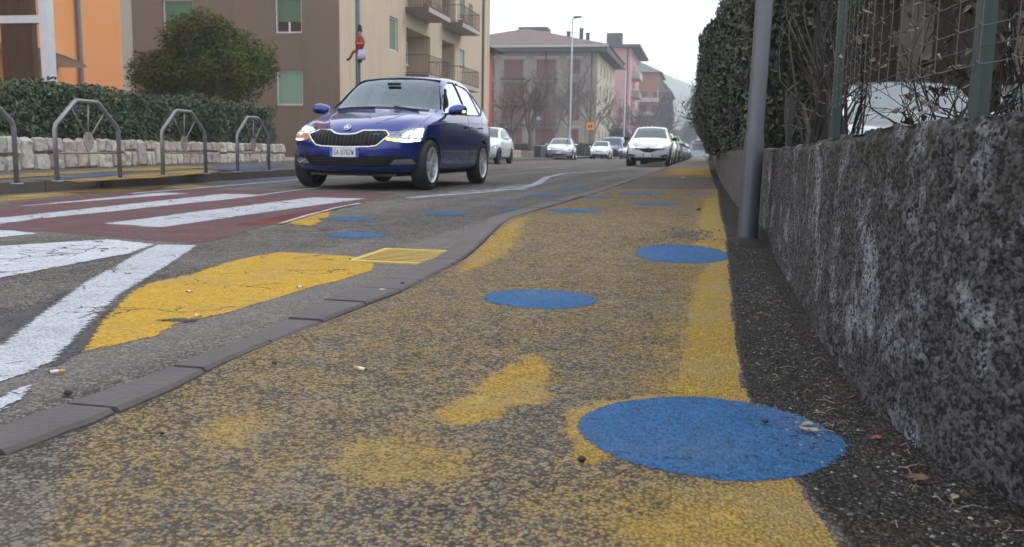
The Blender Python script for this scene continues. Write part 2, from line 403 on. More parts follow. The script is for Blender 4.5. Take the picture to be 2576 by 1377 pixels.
def sheet(name, poly, z, mat_, res=None, soft=.010, **k):
    """paint film: a fine grid over the outline with a soft 'edge' map, so the shader can fray its border"""
    pl = np.array(poly, float)
    d0 = np.hypot(pl[:, 0], pl[:, 1]).min(); res = res or float(np.clip(d0*.011, .012, .09)); soft = max(soft, res*.55)
    x0, y0 = pl.min(0)-2*soft; x1, y1 = pl.max(0)+2*soft; y0 = max(y0, .2)
    xs = np.arange(x0, x1+res, res); ys_ = np.arange(y0, y1+res, res)
    XX, YY = np.meshgrid(xs, ys_); P = np.stack([XX.ravel(), YY.ravel()], 1)
    w_ = smask(P, [tuple(q) for q in pl], soft)
    nx_, ny_ = len(xs), len(ys_)
    I = np.arange(nx_*ny_).reshape(ny_, nx_)
    F = np.stack([I[:-1, :-1], I[:-1, 1:], I[1:, 1:], I[1:, :-1]], -1).reshape(-1, 4)
    F = F[w_[F].max(1) > .01]; used, inv = np.unique(F, return_inverse=True); F = inv.reshape(-1, 4)
    zz = z(P[used]) if callable(z) else np.full(len(used), z)
    me = bpy.data.meshes.new(name); me.from_pydata(np.c_[P[used], zz].tolist(), [], F.tolist()); me.materials.append(mat_)
    at = me.attributes.new('edge', 'FLOAT', 'POINT'); at.data.foreach_set('value', w_[used].astype(np.float32))
    return tag(link(name, me), **k)
tag(MB().box(-900, 900, -60, 1600, -1.0, -.03).obj('ground', M_EARTH), kind='structure')
tag(MB().box(-9.6, 1.2, -12, 420, -.5, 0).obj('road', M_ROAD), kind='structure')

# right pavement: kerb line (outer and inner edge) and the surface
KO = [(-4, -1.30), (0, -1.26), (1.33, -1.225), (1.7, -1.19), (2.2, -1.19), (2.9, -1.235), (4.25, -1.22), (5.44, -1.275), (7.5, -1.21), (10., -1.15), (17.8, -1.09), (30, -1.04), (60, -.98), (420, -.6)]
KI = [(-4, -1.18), (0, -1.14), (1.2, -1.12), (1.4, -1.09), (1.62, -1.08), (1.9, -1.105), (2.26, -1.098), (3.0, -1.052), (3.96, -1.086), (5.49, -1.155), (7.5, -1.09), (9.9, -1.04), (20, -.98), (35, -.93), (60, -.87), (420, -.45)]
ko = lambda Y: np.interp(Y, [a for a, b in KO], [b for a, b in KO])
ki = lambda Y: np.interp(Y, [a for a, b in KI], [b for a, b in KI])
WB = [(-3, .62), (.6, .60), (1.2, .55), (1.38, .50), (1.53, .435), (1.7, .39), (1.93, .363), (2.5, .350), (3.5, .372), (5.0, .37), (6.0, .35), (7.5, .30), (13.8, .31), (24, .40), (60, .8), (420, 2.)]
wbx = lambda Y: np.interp(Y, [a for a, b in WB], [b for a, b in WB])
ys = np.concatenate([np.arange(-4, .9, .2), np.arange(.9, 2.6, .014), np.arange(2.6, 6, .03), np.arange(6, 14, .12), np.arange(14, 40, .6), np.arange(40, 421, 20)])
nu = 150; us = np.linspace(0, 1, nu)
X = (ki(ys)+.011)[:, None]*(1-us)+(wbx(ys)[:, None]+.10)*us; Y = np.repeat(ys[:, None], nu, 1)
P2 = np.stack([X.ravel(), Y.ravel()], 1)
Z = zsw(P2[:, 1])
# dip beside the kerb and a hump of dirt along the wall foot
dw = wbx(P2[:, 1])-P2[:, 0]
Z += .004*sst(.10, -.02, dw)*(P2[:, 1] < 8)
g = lambda *p: [GS(*q) for q in p]
YE = [(-4, .45), (0, .40)]+[(b, a) for a, b in g((2130, 1377), (2060, 1290), (2000, 1200), (1950, 1120), (1905, 1040), (1880, 1000), (1865, 960), (1858, 900), (1846, 830), (1840, 750), (1833, 680), (1831, 640), (1826, 590), (1812, 540), (1805, 480))]+[(14, .20), (40, .33), (420, 1.2)]
YE.sort(); yex = np.interp(P2[:, 1], [a for a, b in YE], [b for a, b in YE])
cov = np.full(len(P2), .44)
far = sst(3.2, 5.5, P2[:, 1]); cov = cov+far*.03
cov += .16*sst(.30, .05, yex-P2[:, 0])                       # denser towards the edge line
PW = P2+np.stack([fbm(np.c_[P2*7, P2[:, :1]*0+k], 5, 40+k)-.5 for k in (0, 9)], 1)*.17*sst(.4, .02, np.abs(P2[:, :1]+.45)-.15)
def put(poly, s, v):
    global cov
    m_ = smask(PW if s < .06 and v > .3 else P2, poly, s); cov = cov*(1-m_)+v*m_
put(g((1330, 880), (1480, 830), (1500, 940), (1430, 1080), (1440, 1160), (1250, 1250), (1150, 1080), (1250, 960)), .08, .33)
put(g((860, 850), (1250, 780), (1330, 870), (1150, 980), (900, 1000), (800, 930)), .12, .40)
put(g((1045, 1075), (1075, 1040), (1160, 1010), (1180, 960), (1250, 925), (1290, 918), (1330, 890), (1385, 925), (1400, 960), (1430, 995), (1390, 1010), (1290, 1030), (1240, 1062), (1180, 1076)), .022, .80)
put(g((830, 1150), (900, 1105), (1040, 1090), (1190, 1150), (1200, 1215), (980, 1235)), .03, .66)
put(g((500, 1080), (560, 1050), (660, 1045), (700, 1095), (560, 1120)), .03, .68)
put(g((700, 1250), (1240, 1240), (1330, 1330), (1300, 1500), (600, 1500)), .10, .36)
put(g((1350, 1270), (1560, 1215), (1900, 1230), (2180, 1420), (1300, 1420)), .10, .50)
put(g((1480, 1300), (1560, 1235), (2010, 1205), (2200, 1440), (1700, 1440)), .06, .62)
put(g((1560, 1330), (1900, 1215), (2000, 1200), (2260, 1500), (1800, 1480)), .05, .82)
put(g((1655, 1012), (1700, 930), (1735, 850), (1748, 760), (1762, 700), (1800, 650), (1900, 640), (1930, 1012)), .03, 1.02)
put(g((1590, 1010), (1640, 900), (1700, 800), (1740, 860), (1700, 1010)), .04, .58)
put(g((1745, 625), (1760, 560), (1775, 500), (1850, 490), (1870, 630)), .03, .86)
put(g((1150, 690), (1180, 640), (1280, 560), (1330, 545), (1290, 600), (1210, 670)), .05, .78)
put(g((0, 1130), (250, 1060), (185, 1090), (125, 1220), (90, 1500), (-400, 1500), (-400, 1150)), .03, .04)
put([(.036+.262*math.cos(a), 1.64+.262*math.sin(a)) for a in np.linspace(1.2, 3.9, 20)]+[(.036, 1.64)], .008, .85)
put(g((1560, 476), (1800, 476), (1800, 446), (1560, 446)), .08, .05)
put(g((1690, 440), (1810, 440), (1810, 425), (1700, 425)), .4, .85)
put([(-2, 34), (2, 34), (3, 500), (-3, 500)], .5, -.3)
put(g((1695, 622), (1740, 606), (1780, 614), (1772, 633), (1710, 633)), .02, .05)
cov = cov + (P2[:, 0] > yex)*-1.5
patch_d = smask(P2, g((1700, 622), (1740, 606), (1778, 614), (1772, 632), (1712, 634)), .02)*.95
drt = np.clip(sst(-.004, .012, P2[:, 0]-yex)*.9+patch_d+.25*sst(.05, .0, P2[:, 0]-ki(P2[:, 1])), 0, 1)
mb = MB(); mb.grid(np.stack([P2[:, 0], P2[:, 1], Z], 1).reshape(len(ys), nu, 3))
PV = mb.obj('pavement', M_PAVE, smooth=True); tag(PV, kind='structure')
for nm, arr in (('cover', cov), ('dirt', drt)):
    a = PV.data.attributes.new(nm, 'FLOAT', 'POINT'); a.data.foreach_set('value', arr.astype(np.float32))
if PV.data.polygons[0].normal.z < 0: PV.data.flip_normals()
# body below the pavement
mb = MB(); yy = np.array([-4, 3.9, 4.4, 4.9, 5.4, 20, 60, 420.])
mb.grid(np.array([[[ki(q)+.004, q, zsw(q)-.012], [wbx(q)+.3, q, zsw(q)-.012]] for q in yy])); tag(mb.obj('pavement_bed', M_HOLE0), kind='structure')
# (kerb) a block
def kerb_run(y0, y1, ln, ztop, zbot, fo, fi, rnd, gap=.012, mb=None):
    y = y0; k = 0
    while y < y1:
        l = ln(y); e = min(y+l, y1); n = 5; dz = rnd.uniform(-.003, .004); tilt = rnd.uniform(-.004, .004)
        a = np.linspace(y+gap/2, e-gap/2, n); o = len(mb.v)
        for q in a:
            zt = float(ztop(q))+dz+tilt*(q-y)/l
            wob = rnd.uniform(-.003, .003); b = .008
            mb.v += [(float(fo(q))+wob, q, zbot), (float(fo(q))+wob, q, zt-b*1.2), (float(fo(q))+b+wob, q, zt), (float(fi(q))-b-wob, q, zt), (float(fi(q))-wob, q, zt-b), (float(fi(q))-wob, q, zbot)]
        for i in range(n-1):
            for j in range(5): mb.f.append((o+i*6+j, o+i*6+j+1, o+(i+1)*6+j+1, o+(i+1)*6+j)); mb.m.append(0)
        for i in (0, n-1):
            mb.f.append(tuple(o+i*6+j for j in range(6))); mb.m.append(0)
        y = e
rnd = random.Random(3)
mb = MB()
kerb_run(-2, 3.98, lambda y: rnd.uniform(.24, .34), lambda q: .011+.002*math.sin(q*5), -.15, ko, ki, rnd, .014, mb)
kerb_run(3.98, 5.46, lambda y: 1.48, lambda q: float(zsw(q))+.008, -.15, ko, ki, rnd, .02, mb)
kerb_run(5.46, 120, lambda y: .98 if y < 30 else 6, lambda q: .108, -.15, ko, ki, rnd, .012, mb)
tag(mb.obj('kerb', M_KERB), kind='structure')

# left pavement
LKO = [(-6, -6.55), (7.6, -6.84), (9.15, -6.88), (11.3, -7.0), (15, -7.25), (22, -7.7), (40, -9.4), (200, -10.5)]
lko = lambda Y: np.interp(Y, [a for a, b in LKO], [b for a, b in LKO])
lki = lambda Y: lko(Y)-.14
rnd = random.Random(5); mb = MB()
kerb_run(-6, 60, lambda y: .95 if y < 26 else 4, lambda q: .125, -.15, lki, lko, rnd, .014, mb)
tag(mb.obj('kerb', plain('old kerb stone', (.085, .075, .068), .85, var=.35, vs=4, bmp=.7)), kind='structure')
SWL = [(-6, -8.3), (8, -8.85), (10.5, -9.4), (12.5, -9.72), (16.3, -10.65), (22, -11.3), (30, -12.2), (60, -14)]
swl = lambda Y: np.interp(Y, [a for a, b in SWL], [b for a, b in SWL])
mb = MB(); yy = np.concatenate([np.arange(-6, 30, 1.), np.arange(30, 201, 10)])
mb.grid(np.array([[[lki(q)+.002, q, .122], [min(swl(q), lki(q)-2)-.3, q, .13]] for q in yy])); tag(mb.obj('pavement', M_ROAD), kind='structure')
mb = MB(); mb.box(-60, -10.2, 23.5, 300, -.4, .10); mb.box(-60, -13, -6, 23.4, -.4, .3); tag(mb.obj('yard', M_GREY), kind='structure')
mb = MB(); mb.box(.95, 60, -6, 300, -.4, -.012); tag(mb.obj('yard', plain('yard asphalt', (.06, .058, .055), .9, var=.3, vs=1, bmp=.5)), kind='structure')

# ---- paint on the road
def pxp(*p): return [G(*q) for q in p]
def line(pts, wd, z, mt, **k):
    pts = [Vector((a, b)) for a, b in pts]; L, R = [], []
    for i, p in enumerate(pts):
        d = (pts[min(i+1, len(pts)-1)]-pts[max(i-1, 0)]).normalized(); n = Vector((-d.y, d.x))
        L.append(tuple(p+n*wd/2)); R.append(tuple(p-n*wd/2))
    return tag(sheet('painted_line', L+R[::-1], z, mt, res=max(.015, wd/4), soft=min(.01, wd/4)), **k)
cw = sheet('road_surface', pxp((-400, 600), (0, 577), (200, 590), (330, 602), (440, 611), (520, 612), (640, 580), (730, 552), (835, 527), (920, 509), (1000, 487), (870, 484), (420, 474), (0, 514), (-400, 552)), .0007, M_RED, kind='structure')
sheet('road_surface', pxp((590, 566), (700, 566), (912, 512), (760, 535)), .0012, M_RED2, kind='structure')
zc = thing('zebra_crossing', 'white zebra crossing stripes on the red road surface', 'road marking')
for q in (((250, 563), (400, 574), (925, 500), (780, 497)), ((-500, 602), (-420, 625), (90, 553), (685, 491), (560, 488)), ((-400, 562), (-400, 580), (0, 525), (480, 487), (400, 485)), ):
    o = sheet('stripe', pxp(*q), .0019, M_WHT2); o.parent = zc
o = sheet('stripe', pxp((-200, 558), (-200, 588), (0, 600), (115, 587), (0, 578)), .0019, M_WHT); o.parent = zc
tag(sheet('painted_line', pxp((-400, 640), (0, 620), (280, 602), (395, 616), (330, 640), (0, 702), (-400, 790)), .003, M_WHT), 'broad cracked white painted band below the crossing, left side of the road', 'road marking')
tag(sheet('painted_line', pxp((395, 616), (500, 618), (420, 672), (300, 745), (235, 810), (140, 912), (60, 945), (-300, 1075), (-400, 1000), (0, 868), (95, 795), (210, 712), (270, 680), (340, 640)), .0022, M_WHT2), 'wide curved white line sweeping from the crossing to the lower left', 'road marking')
tag(sheet('painted_line', pxp((95, 962), (60, 1010), (0, 1045), (-300, 1200), (-300, 1110), (0, 1000), (50, 975)), .003, M_WHT), 'short worn white paint patch near the left end of the kerb', 'road marking')
tag(sheet('tar_seal', pxp((325, 735), (215, 888), (100, 950), (120, 905), (235, 808), (300, 745), (420, 672), (470, 648), (370, 712)), .0008, M_TAR), kind='structure')
tag(sheet('tar_seal', pxp((-300, 850), (0, 800), (210, 712), (95, 795), (0, 868), (-300, 970)), .0008, M_TAR), kind='structure')
tag(sheet('painted_patch', pxp((205, 890), (250, 812), (330, 735), (375, 712), (480, 690), (590, 655), (700, 635), (780, 638), (880, 645), (945, 658), (940, 680), (880, 700), (790, 722), (700, 750), (600, 782), (520, 800), (440, 818), (400, 845), (300, 868)), .0014, M_YEL), 'large yellow painted patch on the road between white line and kerb', 'road marking')
tag(sheet('tar_patch', pxp((362, 797), (420, 803), (500, 800), (520, 808), (460, 815), (395, 812)), .0028, M_TAR), kind='structure')
tag(sheet('painted_patch', pxp((712, 563), (790, 572), (830, 545), (840, 530), (770, 540)), .003, M_YEL), 'small yellow painted patch at the end of the red surface', 'road marking')
line(pxp((705, 566), (770, 546), (840, 527), (905, 514)), .05, .010, M_WHT, label='thin broken white line along the edge of the red surface', cat='road marking')
line(pxp((945, 536), (985, 562), (1080, 598)), .02, .0055, M_YELW, label='thin yellow line crossing the grey road behind the drain', cat='road marking')
line(pxp((1020, 500), (1090, 494), (1200, 486), (1310, 475), (1350, 464), (1375, 447), (1420, 437), (1530, 430)), .20, .0055, worn('faint white', (.45, .47, .51), .60, .2, .6, 4., attr='edge'), label='long curving white lane line behind the blue car', cat='road marking')
line(pxp((1130, 486), (1240, 478), (1330, 465)), .3, .0045, worn('ghost white', (.5, .52, .56), .45, .2, .7, 4., attr='edge'), label='faded pale band beside the curving lane line', cat='road marking')
line(pxp((1240, 478), (1330, 478)), .22, .0065, M_WHT, label='short white dash on the road right of the lane line', cat='road marking')
line(pxp((330, 489), (560, 470), (760, 452), (900, 444)), .10, .0075, M_WHT2, label='thin white edge line in front of the left kerb', cat='road marking')
line(pxp((640, 494), (760, 478), (900, 466)), .06, .0065, M_WHT, label='thin white line running under the blue car', cat='road marking')
for i, (q, mt, lb) in enumerate((
    (((-300, 525), (0, 494), (250, 478), (440, 468), (420, 476), (200, 492), (0, 512), (-300, 545)), M_YELW, 'long faded yellow strip along the left kerb'),
    (((300, 482), (430, 468), (600, 459), (520, 472)), M_YELW, 'short yellow dash at the kerb beyond the second hoop'),
    (((470, 466), (700, 448), (800, 444), (640, 464), (560, 470)), M_BLUW, 'faded blue strip at the kerb beside the blue car'))):
    tag(sheet('painted_patch', pxp(*q), .0045, mt), lb, 'road marking')
for q, mt, lb in ((((-100, 450), (0, 441), (420, 419), (560, 420), (420, 430), (250, 436), (0, 452)), M_YELW, 'yellow patch along the foot of the stone wall'),
                  (((120, 446), (260, 432), (350, 430), (300, 445), (160, 452)), M_BLUW, 'faded blue patch between the first two hoops'),
                  (((140, 455), (400, 434), (520, 426), (600, 430), (420, 447), (200, 460)), M_YELW, 'yellow patch along the inner side of the left kerb'),
                  (((480, 424), (700, 414), (760, 418), (560, 436)), M_BLUW, 'faded blue patch on the left pavement beside the third hoop')):
    tag(sheet('painted_patch', [G(x, y, .13) for x, y in q], .1345, mt), lb, 'pavement marking')
# blue circles
def circle(c, r, z, label, n=48, mt=None, wob=.006, sl=0.):
    q = []
    for k in range(n):
        a = 2*math.pi*k/n; rr = r+wob*(vnoise([[math.cos(a)*2+c[1]*7, math.sin(a)*2, 1]])[0]-.5)*2
        q.append((c[0]+rr*math.cos(a), c[1]+rr*math.sin(a)))
    o = sheet('painted_circle', q, (lambda P: zsw(P[:, 1])+sl) if sl else z, mt or M_BLU, soft=.010, res=min(.05, max(.009, c[1]*.008)))
    return tag(o, label, 'painted circle', 'blue circles painted on the ground')
def ring_y(c, r):      # thin yellow halo where the old ring shows round a circle
    pass
circle((.036, 1.64), .247, 0, 'largest nearest blue circle on the pavement beside the rough wall', sl=.0009)
circle((-.535, 3.04), .213, 0, 'second blue circle from the camera, in the middle of the pavement', sl=.0009)
circle((-.075, 4.41), .245, 0, 'blue circle touching the dark patch level with the steel pole', sl=.0009)
for (x, y, wpx, lb) in ((1445, 530, 140, 'blue circle on the pavement just beyond the kerb joint'), (1650, 513, 118, 'blue circle in mid pavement beyond the pole'), (1610, 487, 110, 'far pale blue circle right of the road'), (1765, 487, 60, 'small far blue circle near the wall'), (1500, 497, 80, 'flat far blue circle on the pavement near the kerb')):
    cx, cy = GS(x, y); ax, ay = GS(x-wpx/2, y); bx, by = GS(x+wpx/2, y)
    circle((cx, cy), math.hypot(bx-ax, by-ay)/2, 0, lb, sl=.0012)
for (x, y, wpx, lb) in ((895, 592, 160, 'blue circle on the road in front of the drain'), (885, 551, 132, 'blue circle on the road beside the small yellow patch'), (1124, 538, 122, 'blue circle on the road level with the kerb joint'), (1262, 507, 78, 'small blue circle on the road behind the kerb joint'), (1290, 526, 66, 'narrow blue circle on the road touching the kerb'), (1360, 490, 90, 'pale blue circle on the road right of the white dash'), (1420, 500, 70, 'faint blue circle on the road against the kerb'), (1440, 478, 80, 'far faint blue circle on the road')):
    cx, cy = G(x, y); ax, ay = G(x-wpx/2, y); bx, by = G(x+wpx/2, y)
    circle((cx, cy), math.hypot(bx-ax, by-ay)/2, .0016, lb)

# drain grate
M_GRY = plain('yellow painted iron', (.48, .33, .07), .6, var=.3, vs=30, bmp=.4); M_HOLE = plain('drain dark', (.008, .008, .008), 1.)
gr = thing('drain_grate', 'yellow painted iron drain grate beside the kerb', 'drain grate', (-1.385, 4.08, 0), rad(1.5))
MB().box(-.19, .19, -.27, .27, .001, .004).obj('pit_shade', M_HOLE, gr)  # flat near-black sheet painted for the darkness of the pit; no opening below
mb = MB(); 
for a in ((-.20, -.17, -.28, .28), (.17, .20, -.28, .28), (-.17, .17, -.28, -.25), (-.17, .17, .25, .28)): mb.box(a[0], a[1], a[2], a[3], -.01, .007)
mb.obj('frame', M_GRY, gr)
for k in range(10):
    y = -.225+k*.05; MB().box(-.169, .169, y-.010, y+.010, .0045, .0065).obj('bar', M_GRY, gr)

# ================================================================ NEAR WALL
def sweep_wall(y0, y1, step, fx, ztop, th, amp, name, label, mt, zb=-.05):
    ys_ = []; y = y0
    while y < y1: ys_.append(y); y += step(y)
    ys_.append(y1); ys_ = np.array(ys_)
    rows = []
    for y in ys_:
        x0 = float(fx(y)); zt = float(ztop(y)); n = 78
        pr = []
        for s in np.linspace(0, 1, n):
            hgt = zt-zb; tot = hgt+th; d = s*tot
            if d < hgt: q = (x0+.012*(d/hgt), y, zb+d, -1, 0)
            else: q = (x0+.012+(d-hgt), y, zt, 0, 1)
            pr.append(q)
        pr.append((x0+.012+th, y, zt, 1, 0)); pr.append((x0+.012+th, y, zb, 1, 0))
        rows.append(pr)
    A = np.array(rows); S = A.shape; B = A.reshape(-1, 5); P = B[:, :3]
    d = (fbm(P*np.array([1, 1, 1])*9, 3, 5)-.5)*amp*1.7+(fbm(P*38, 3, 9)-.5)*amp*.9+(vnoise(P*110, 4)-.5)*amp*.5
    nx, nz = B[:, 3], B[:, 4]
    c = np.minimum(1, np.abs(P[:, 2]-np.repeat([float(ztop(y)) for y in ys_], S[1]))/.02)
    P = P.copy(); P[:, 0] += nx*d+.012*(1-c)*(nx < 0); P[:, 2] += nz*d
    mb = MB(); mb.grid(P.reshape(S[0], S[1], 3))
    for i in (0, S[0]-1): mb.f.append(tuple(i*S[1]+j for j in range(S[1]))); mb.m.append(0)
    o = mb.obj(name, mt, smooth=True); return tag(o, label, 'wall')
WT = [(-2, .60), (1.6, .588), (2.1, .58), (3.3, .566), (5.9, .545)]
sweep_wall(-2, 5.45, lambda y: .06 if y < .9 else (.008 if y < 3 else .016), wbx, lambda y: np.interp(y, [a for a, b in WT], [b for a, b in WT]), .20, .012, 'rendered_wall', 'low dark rough rendered wall with moss and lime stains at the right', M_WALL)
M_CONC = m_render('old concrete', (.085, .08, .075), .3, .6, 1.5)
sweep_wall(5.49, 60, lambda y: .05 if y < 12 else 1., lambda y: wbx(y)+.0, lambda y: .56, .2, .010, 'concrete_wall', 'grey concrete wall under the ivy hedge beyond the pole', M_CONC)

# loose grit and stones along the wall foot (uncountable)
def grit(n, fn, name, mt, seed):
    r = np.random.RandomState(seed); mb = MB()
    base = np.array([(1, 0, 0), (-1, 0, 0), (0, 1, 0), (0, -1, 0), (0, 0, 1), (0, 0, -1)], float)
    fs = [(0, 2, 4), (2, 1, 4), (1, 3, 4), (3, 0, 4), (2, 0, 5), (1, 2, 5), (3, 1, 5), (0, 3, 5)]
    for i in range(n):
        x, y, s = fn(r); a = r.rand()*6.28; q = base*np.array([1, r.uniform(.5, .9), r.uniform(.3, .6)])*s*(1+.3*(r.rand(6, 1)-.5))
        c, sn = math.cos(a), math.sin(a); q = np.c_[q[:, 0]*c-q[:, 1]*sn, q[:, 0]*sn+q[:, 1]*c, q[:, 2]]
        mb.add(q+np.array([x, y, float(zsw(y))+s*.25]), fs)
    return mb.obj(name, mt, recalc=False)
def f1(r):
    y = 1.0+r.rand()**1.8*4.2; e = np.interp(y, [a for a, b in YE], [b for a, b in YE]); wx = wbx(y)
    return e+(wx-e)*(r.rand()**.65), y, .0012+.0045*r.rand()**5
M_GRIT = plain('grit', (.11, .105, .10), .85, var=.6, vs=60)
tag(grit(5200, f1, 'grit', M_GRIT, 3), kind='stuff')
def f2(r):
    y = 1.1+r.rand()**1.5*3.5; return ki(y)+(wbx(y)-ki(y))*r.rand(), y, .001+.0022*r.rand()**4
def f3(r):
    return r.normal(-.03, .07), r.normal(4.93, .10), .003+.009*r.rand()**3
tag(grit(420, f3, 'grit', M_GRIT, 9), kind='stuff')
tag(grit(1500, f1, 'grit', plain('pale chips', (.26, .25, .235), .8, var=.4, vs=60), 17), kind='stuff')
tag(grit(1500, f2, 'grit', plain('pale grit', (.20, .185, .16), .85, var=.5, vs=80), 4), kind='stuff')

# debris: leaves, butts, pebbles
M_BUTT = plain('cigarette paper', (.62, .60, .56), .8); M_FILT = plain('cigarette filter', (.50, .27, .10), .8); M_ASH = plain('burnt tip', (.03, .03, .03), .9)
def butt(x, y, rz, ln, label, side='p'):
    cx, cy = GS(x, y) if side == 'p' else G(x, y); z = float(zsw(cy)) if side == 'p' else 0
    t = thing('cigarette_butt', label, 'cigarette butt', (cx, cy, z+.0075), rz, 'cigarette butts on the ground')
    MB().tube([(-ln/2, 0, 0), (ln*.1, 0, .001)], .0038, 10).obj('paper', M_BUTT, t, True)
    MB().tube([(ln*.1, 0, .001), (ln/2, 0, 0)], .0039, 10).obj('filter', M_FILT, t, True)
    MB().tube([(-ln/2-.003, 0, 0), (-ln/2, 0, 0)], [.003, .0036], 8).obj('burnt_tip', M_ASH, t)
butt(905, 935, rad(160), .034, 'brown-tipped cigarette butt lying in mid pavement, nearest to camera')
butt(963, 735, rad(10), .026, 'cigarette butt lying on the kerb stones')
butt(757, 727, rad(40), .024, 'cigarette butt on the grey strip below the yellow patch', 'r')
butt(498, 800, rad(-20), .026, 'cigarette butt beside the tar patch', 'r')
butt(145, 943, rad(35), .03, 'pale cigarette butt near the lower left white line', 'r')
butt(1720, 448, rad(5), .1, 'white litter on the far end of the pavement')
butt(478, 738, rad(60), .02, 'tiny cigarette butt on the large yellow patch', 'r')
def lump(x, y, s, label, side='p', mt=None, nm='pebble'):
    cx, cy = GS(x, y) if side == 'p' else G(x, y); z = float(zsw(cy)) if side == 'p' else 0
    bm = bmesh.new(); bmesh.ops.create_icosphere(bm, subdivisions=2, radius=s)
    for v in bm.verts: v.co *= 1+.5*(vnoise([np.array(v.co)/s*1.6+cx*9])[0]-.5); v.co.z *= .65
    me = bpy.data.meshes.new(nm); bm.to_mesh(me); bm.free(); me.materials.append(mt or M_BLK)
    o = link(nm, me); o.location = (cx, cy, z+s*.5+.004); return tag(o, label, nm.replace('_', ' '), 'dark pebbles on the ground')
M_BLK = plain('black pebble', (.015, .014, .013), .7, var=.4, vs=80)
for x, y, s, lb, sd in ((172, 998, .009, 'black pebble on the road above the leftmost kerb stones', 'r'), (408, 1098, .0045, 'small black pebble on the pavement at lower left', 'p'), (690, 921, .006, 'black pebble on the pavement beside the kerb', 'p'), (1012, 718, .008, 'black pebble on the kerb left of the second circle', 'p'), (880, 657, .007, 'black pebble on the yellow patch by the drain', 'r'), (1758, 530, .014, 'dark pebble on the yellow strip beyond the pole', 'p'), (1925, 1068, .006, 'black crumb on the upper rim of the nearest circle', 'p'), (1462, 1167, .008, 'brown pebble at the lower left rim of the nearest circle', 'p')):
    lump(x, y, s, lb, sd)
def leaf(x, y, s, rz, col, label, nm='fallen_leaf'):
    cx, cy = GS(x, y); n = 9; P = []
    for i in range(n):
        u = i/(n-1); wd = math.sin(math.pi*u**.8)*.33+.01
        for j in (-1, -.5, 0, .5, 1):
            P.append((s*(u-.5), s*wd*j, s*(.10*abs(j)+.12*math.sin(u*3)+.05*math.sin(u*9+j))))
    mb = MB(); mb.grid(np.array(P).reshape(n, 5, 3)); mb.tube([(s*.48, 0, .01*s), (s*.75, .04*s, .04*s)], .02*s, 5)
    o = mb.obj(nm, col, smooth=True); o.location = (cx, cy, float(zsw(cy))+.006); o.rotation_euler = (.1, -.05, rz)
    return tag(o, label, 'leaf', 'fallen leaves')
M_DL = plain('dry leaf', (.30, .24, .16), .8, var=.4, vs=60); M_RL = plain('red leaf', (.25, .06, .05), .7, var=.4, vs=60); M_BL = plain('brown leaf', (.13, .07, .04), .8, var=.4, vs=60)
leaf(2032, 1078, .026, .4, M_DL, 'upper of three curled dry leaves on the nearest blue circle'); leaf(2018, 1090, .026, 2.2, M_DL, 'left of three curled dry leaves on the nearest blue circle'); leaf(2045, 1094, .026, -.5, M_DL, 'lower right of three curled dry leaves on the nearest blue circle')
leaf(2205, 1112, .022, .2, M_RL, 'small red leaf between the nearest circle and the wall'); leaf(2310, 1218, .035, -.3, M_BL, 'brown leaf on the dark grit at the foot of the wall'); leaf(2400, 1262, .018, .9, M_DL, 'pale leaf at the foot of the wall near the right edge')
# twigs
mb = MB()
for i in range(60):
    r = random.Random(i+50); y = 1.05+r.random()**1.5*2.6; e = np.interp(y, [a for a, b in YE], [b for a, b in YE]); x = e+(wbx(y)-e)*r.uniform(.25, 1.)
    a = r.uniform(0, 6.28); l = r.uniform(.01, .04); z = float(zsw(y))+.004
    mb.tube([(x, y, z-.002), (x+math.cos(a)*l*.5, y+math.sin(a)*l*.5, z+r.uniform(.002, .006)), (x+math.cos(a+.3)*l, y+math.sin(a+.3)*l, z)], .0007, 4)
tag(mb.obj('twig_litter', M_DL), kind='stuff')
# ================================================================ BUILDINGS
M_TAN = m_render('brown render', (.185, .145, .112), .10, .4); M_BEI = m_render('beige render', (.42, .35, .26), .10, .45)
M_WHITE = plain('white frame', (.62, .63, .66), .5); M_SHUT = plain('green shutter', (.085, .17, .10), .6); M_SHUTL = plain('pale green shutter', (.22, .36, .28), .55)
M_DARKG = plain('window glass dark', (.03, .035, .04), .06, spec=.9); M_RAIL = plain('brown railing', (.10, .07, .05), .6); M_SLAB = plain('balcony concrete', (.33, .30, .28), .9, bmp=.3)
M_SLABD = plain('balcony edge', (.10, .085, .075), .9); M_SILL = plain('stone sill', (.55, .53, .50), .7)
def bar(mb, a, b, r, n=5): mb.tube([a, b], r, n)
def win_y(par, x0, x1, z0, z1, Y, shut=.6, ms=None, proud=.05, nm='window', depth=.12, two=True):
    """window in a wall facing -Y at plane Y: reveal, frame, shutter and glass"""
    ms = ms or M_SHUT
    f = MB(); t = .07
    f.box(x0, x0+t, Y-.02, Y+depth, z0, z1).box(x1-t, x1, Y-.02, Y+depth, z0, z1).box(x0+t, x1-t, Y-.02, Y+depth, z1-t, z1).box(x0+t, x1-t, Y-.02, Y+depth, z0, z0+t)
    zs = z1-t-(z1-z0-2*t)*shut
    if two and shut < .95: f.box((x0+x1)/2-.04, (x0+x1)/2+.04, Y-.005, Y+depth, z0+t, zs)
    w_ = f.obj(nm, M_WHITE, par)
    if shut < .98: MB().box(x0+t, x1-t, Y+.03, Y+.05, z0+t, zs).obj('pane', M_DARKG, w_)
    if shut > .02:
        m_ = MB(); n = int((z1-t-zs)/.09)+1; h = (z1-t-zs)/n
        for k in range(n): m_.box(x0+t+.003, x1-t-.003, Y+.0, Y+.02, zs+k*h+.008, zs+(k+1)*h)
        m_.obj('shutter', ms, w_)
    MB().box(x0-.06, x1+.06, Y-.10, Y-.001, z0-.07, z0).obj('sill', M_SILL, w_)
    return w_
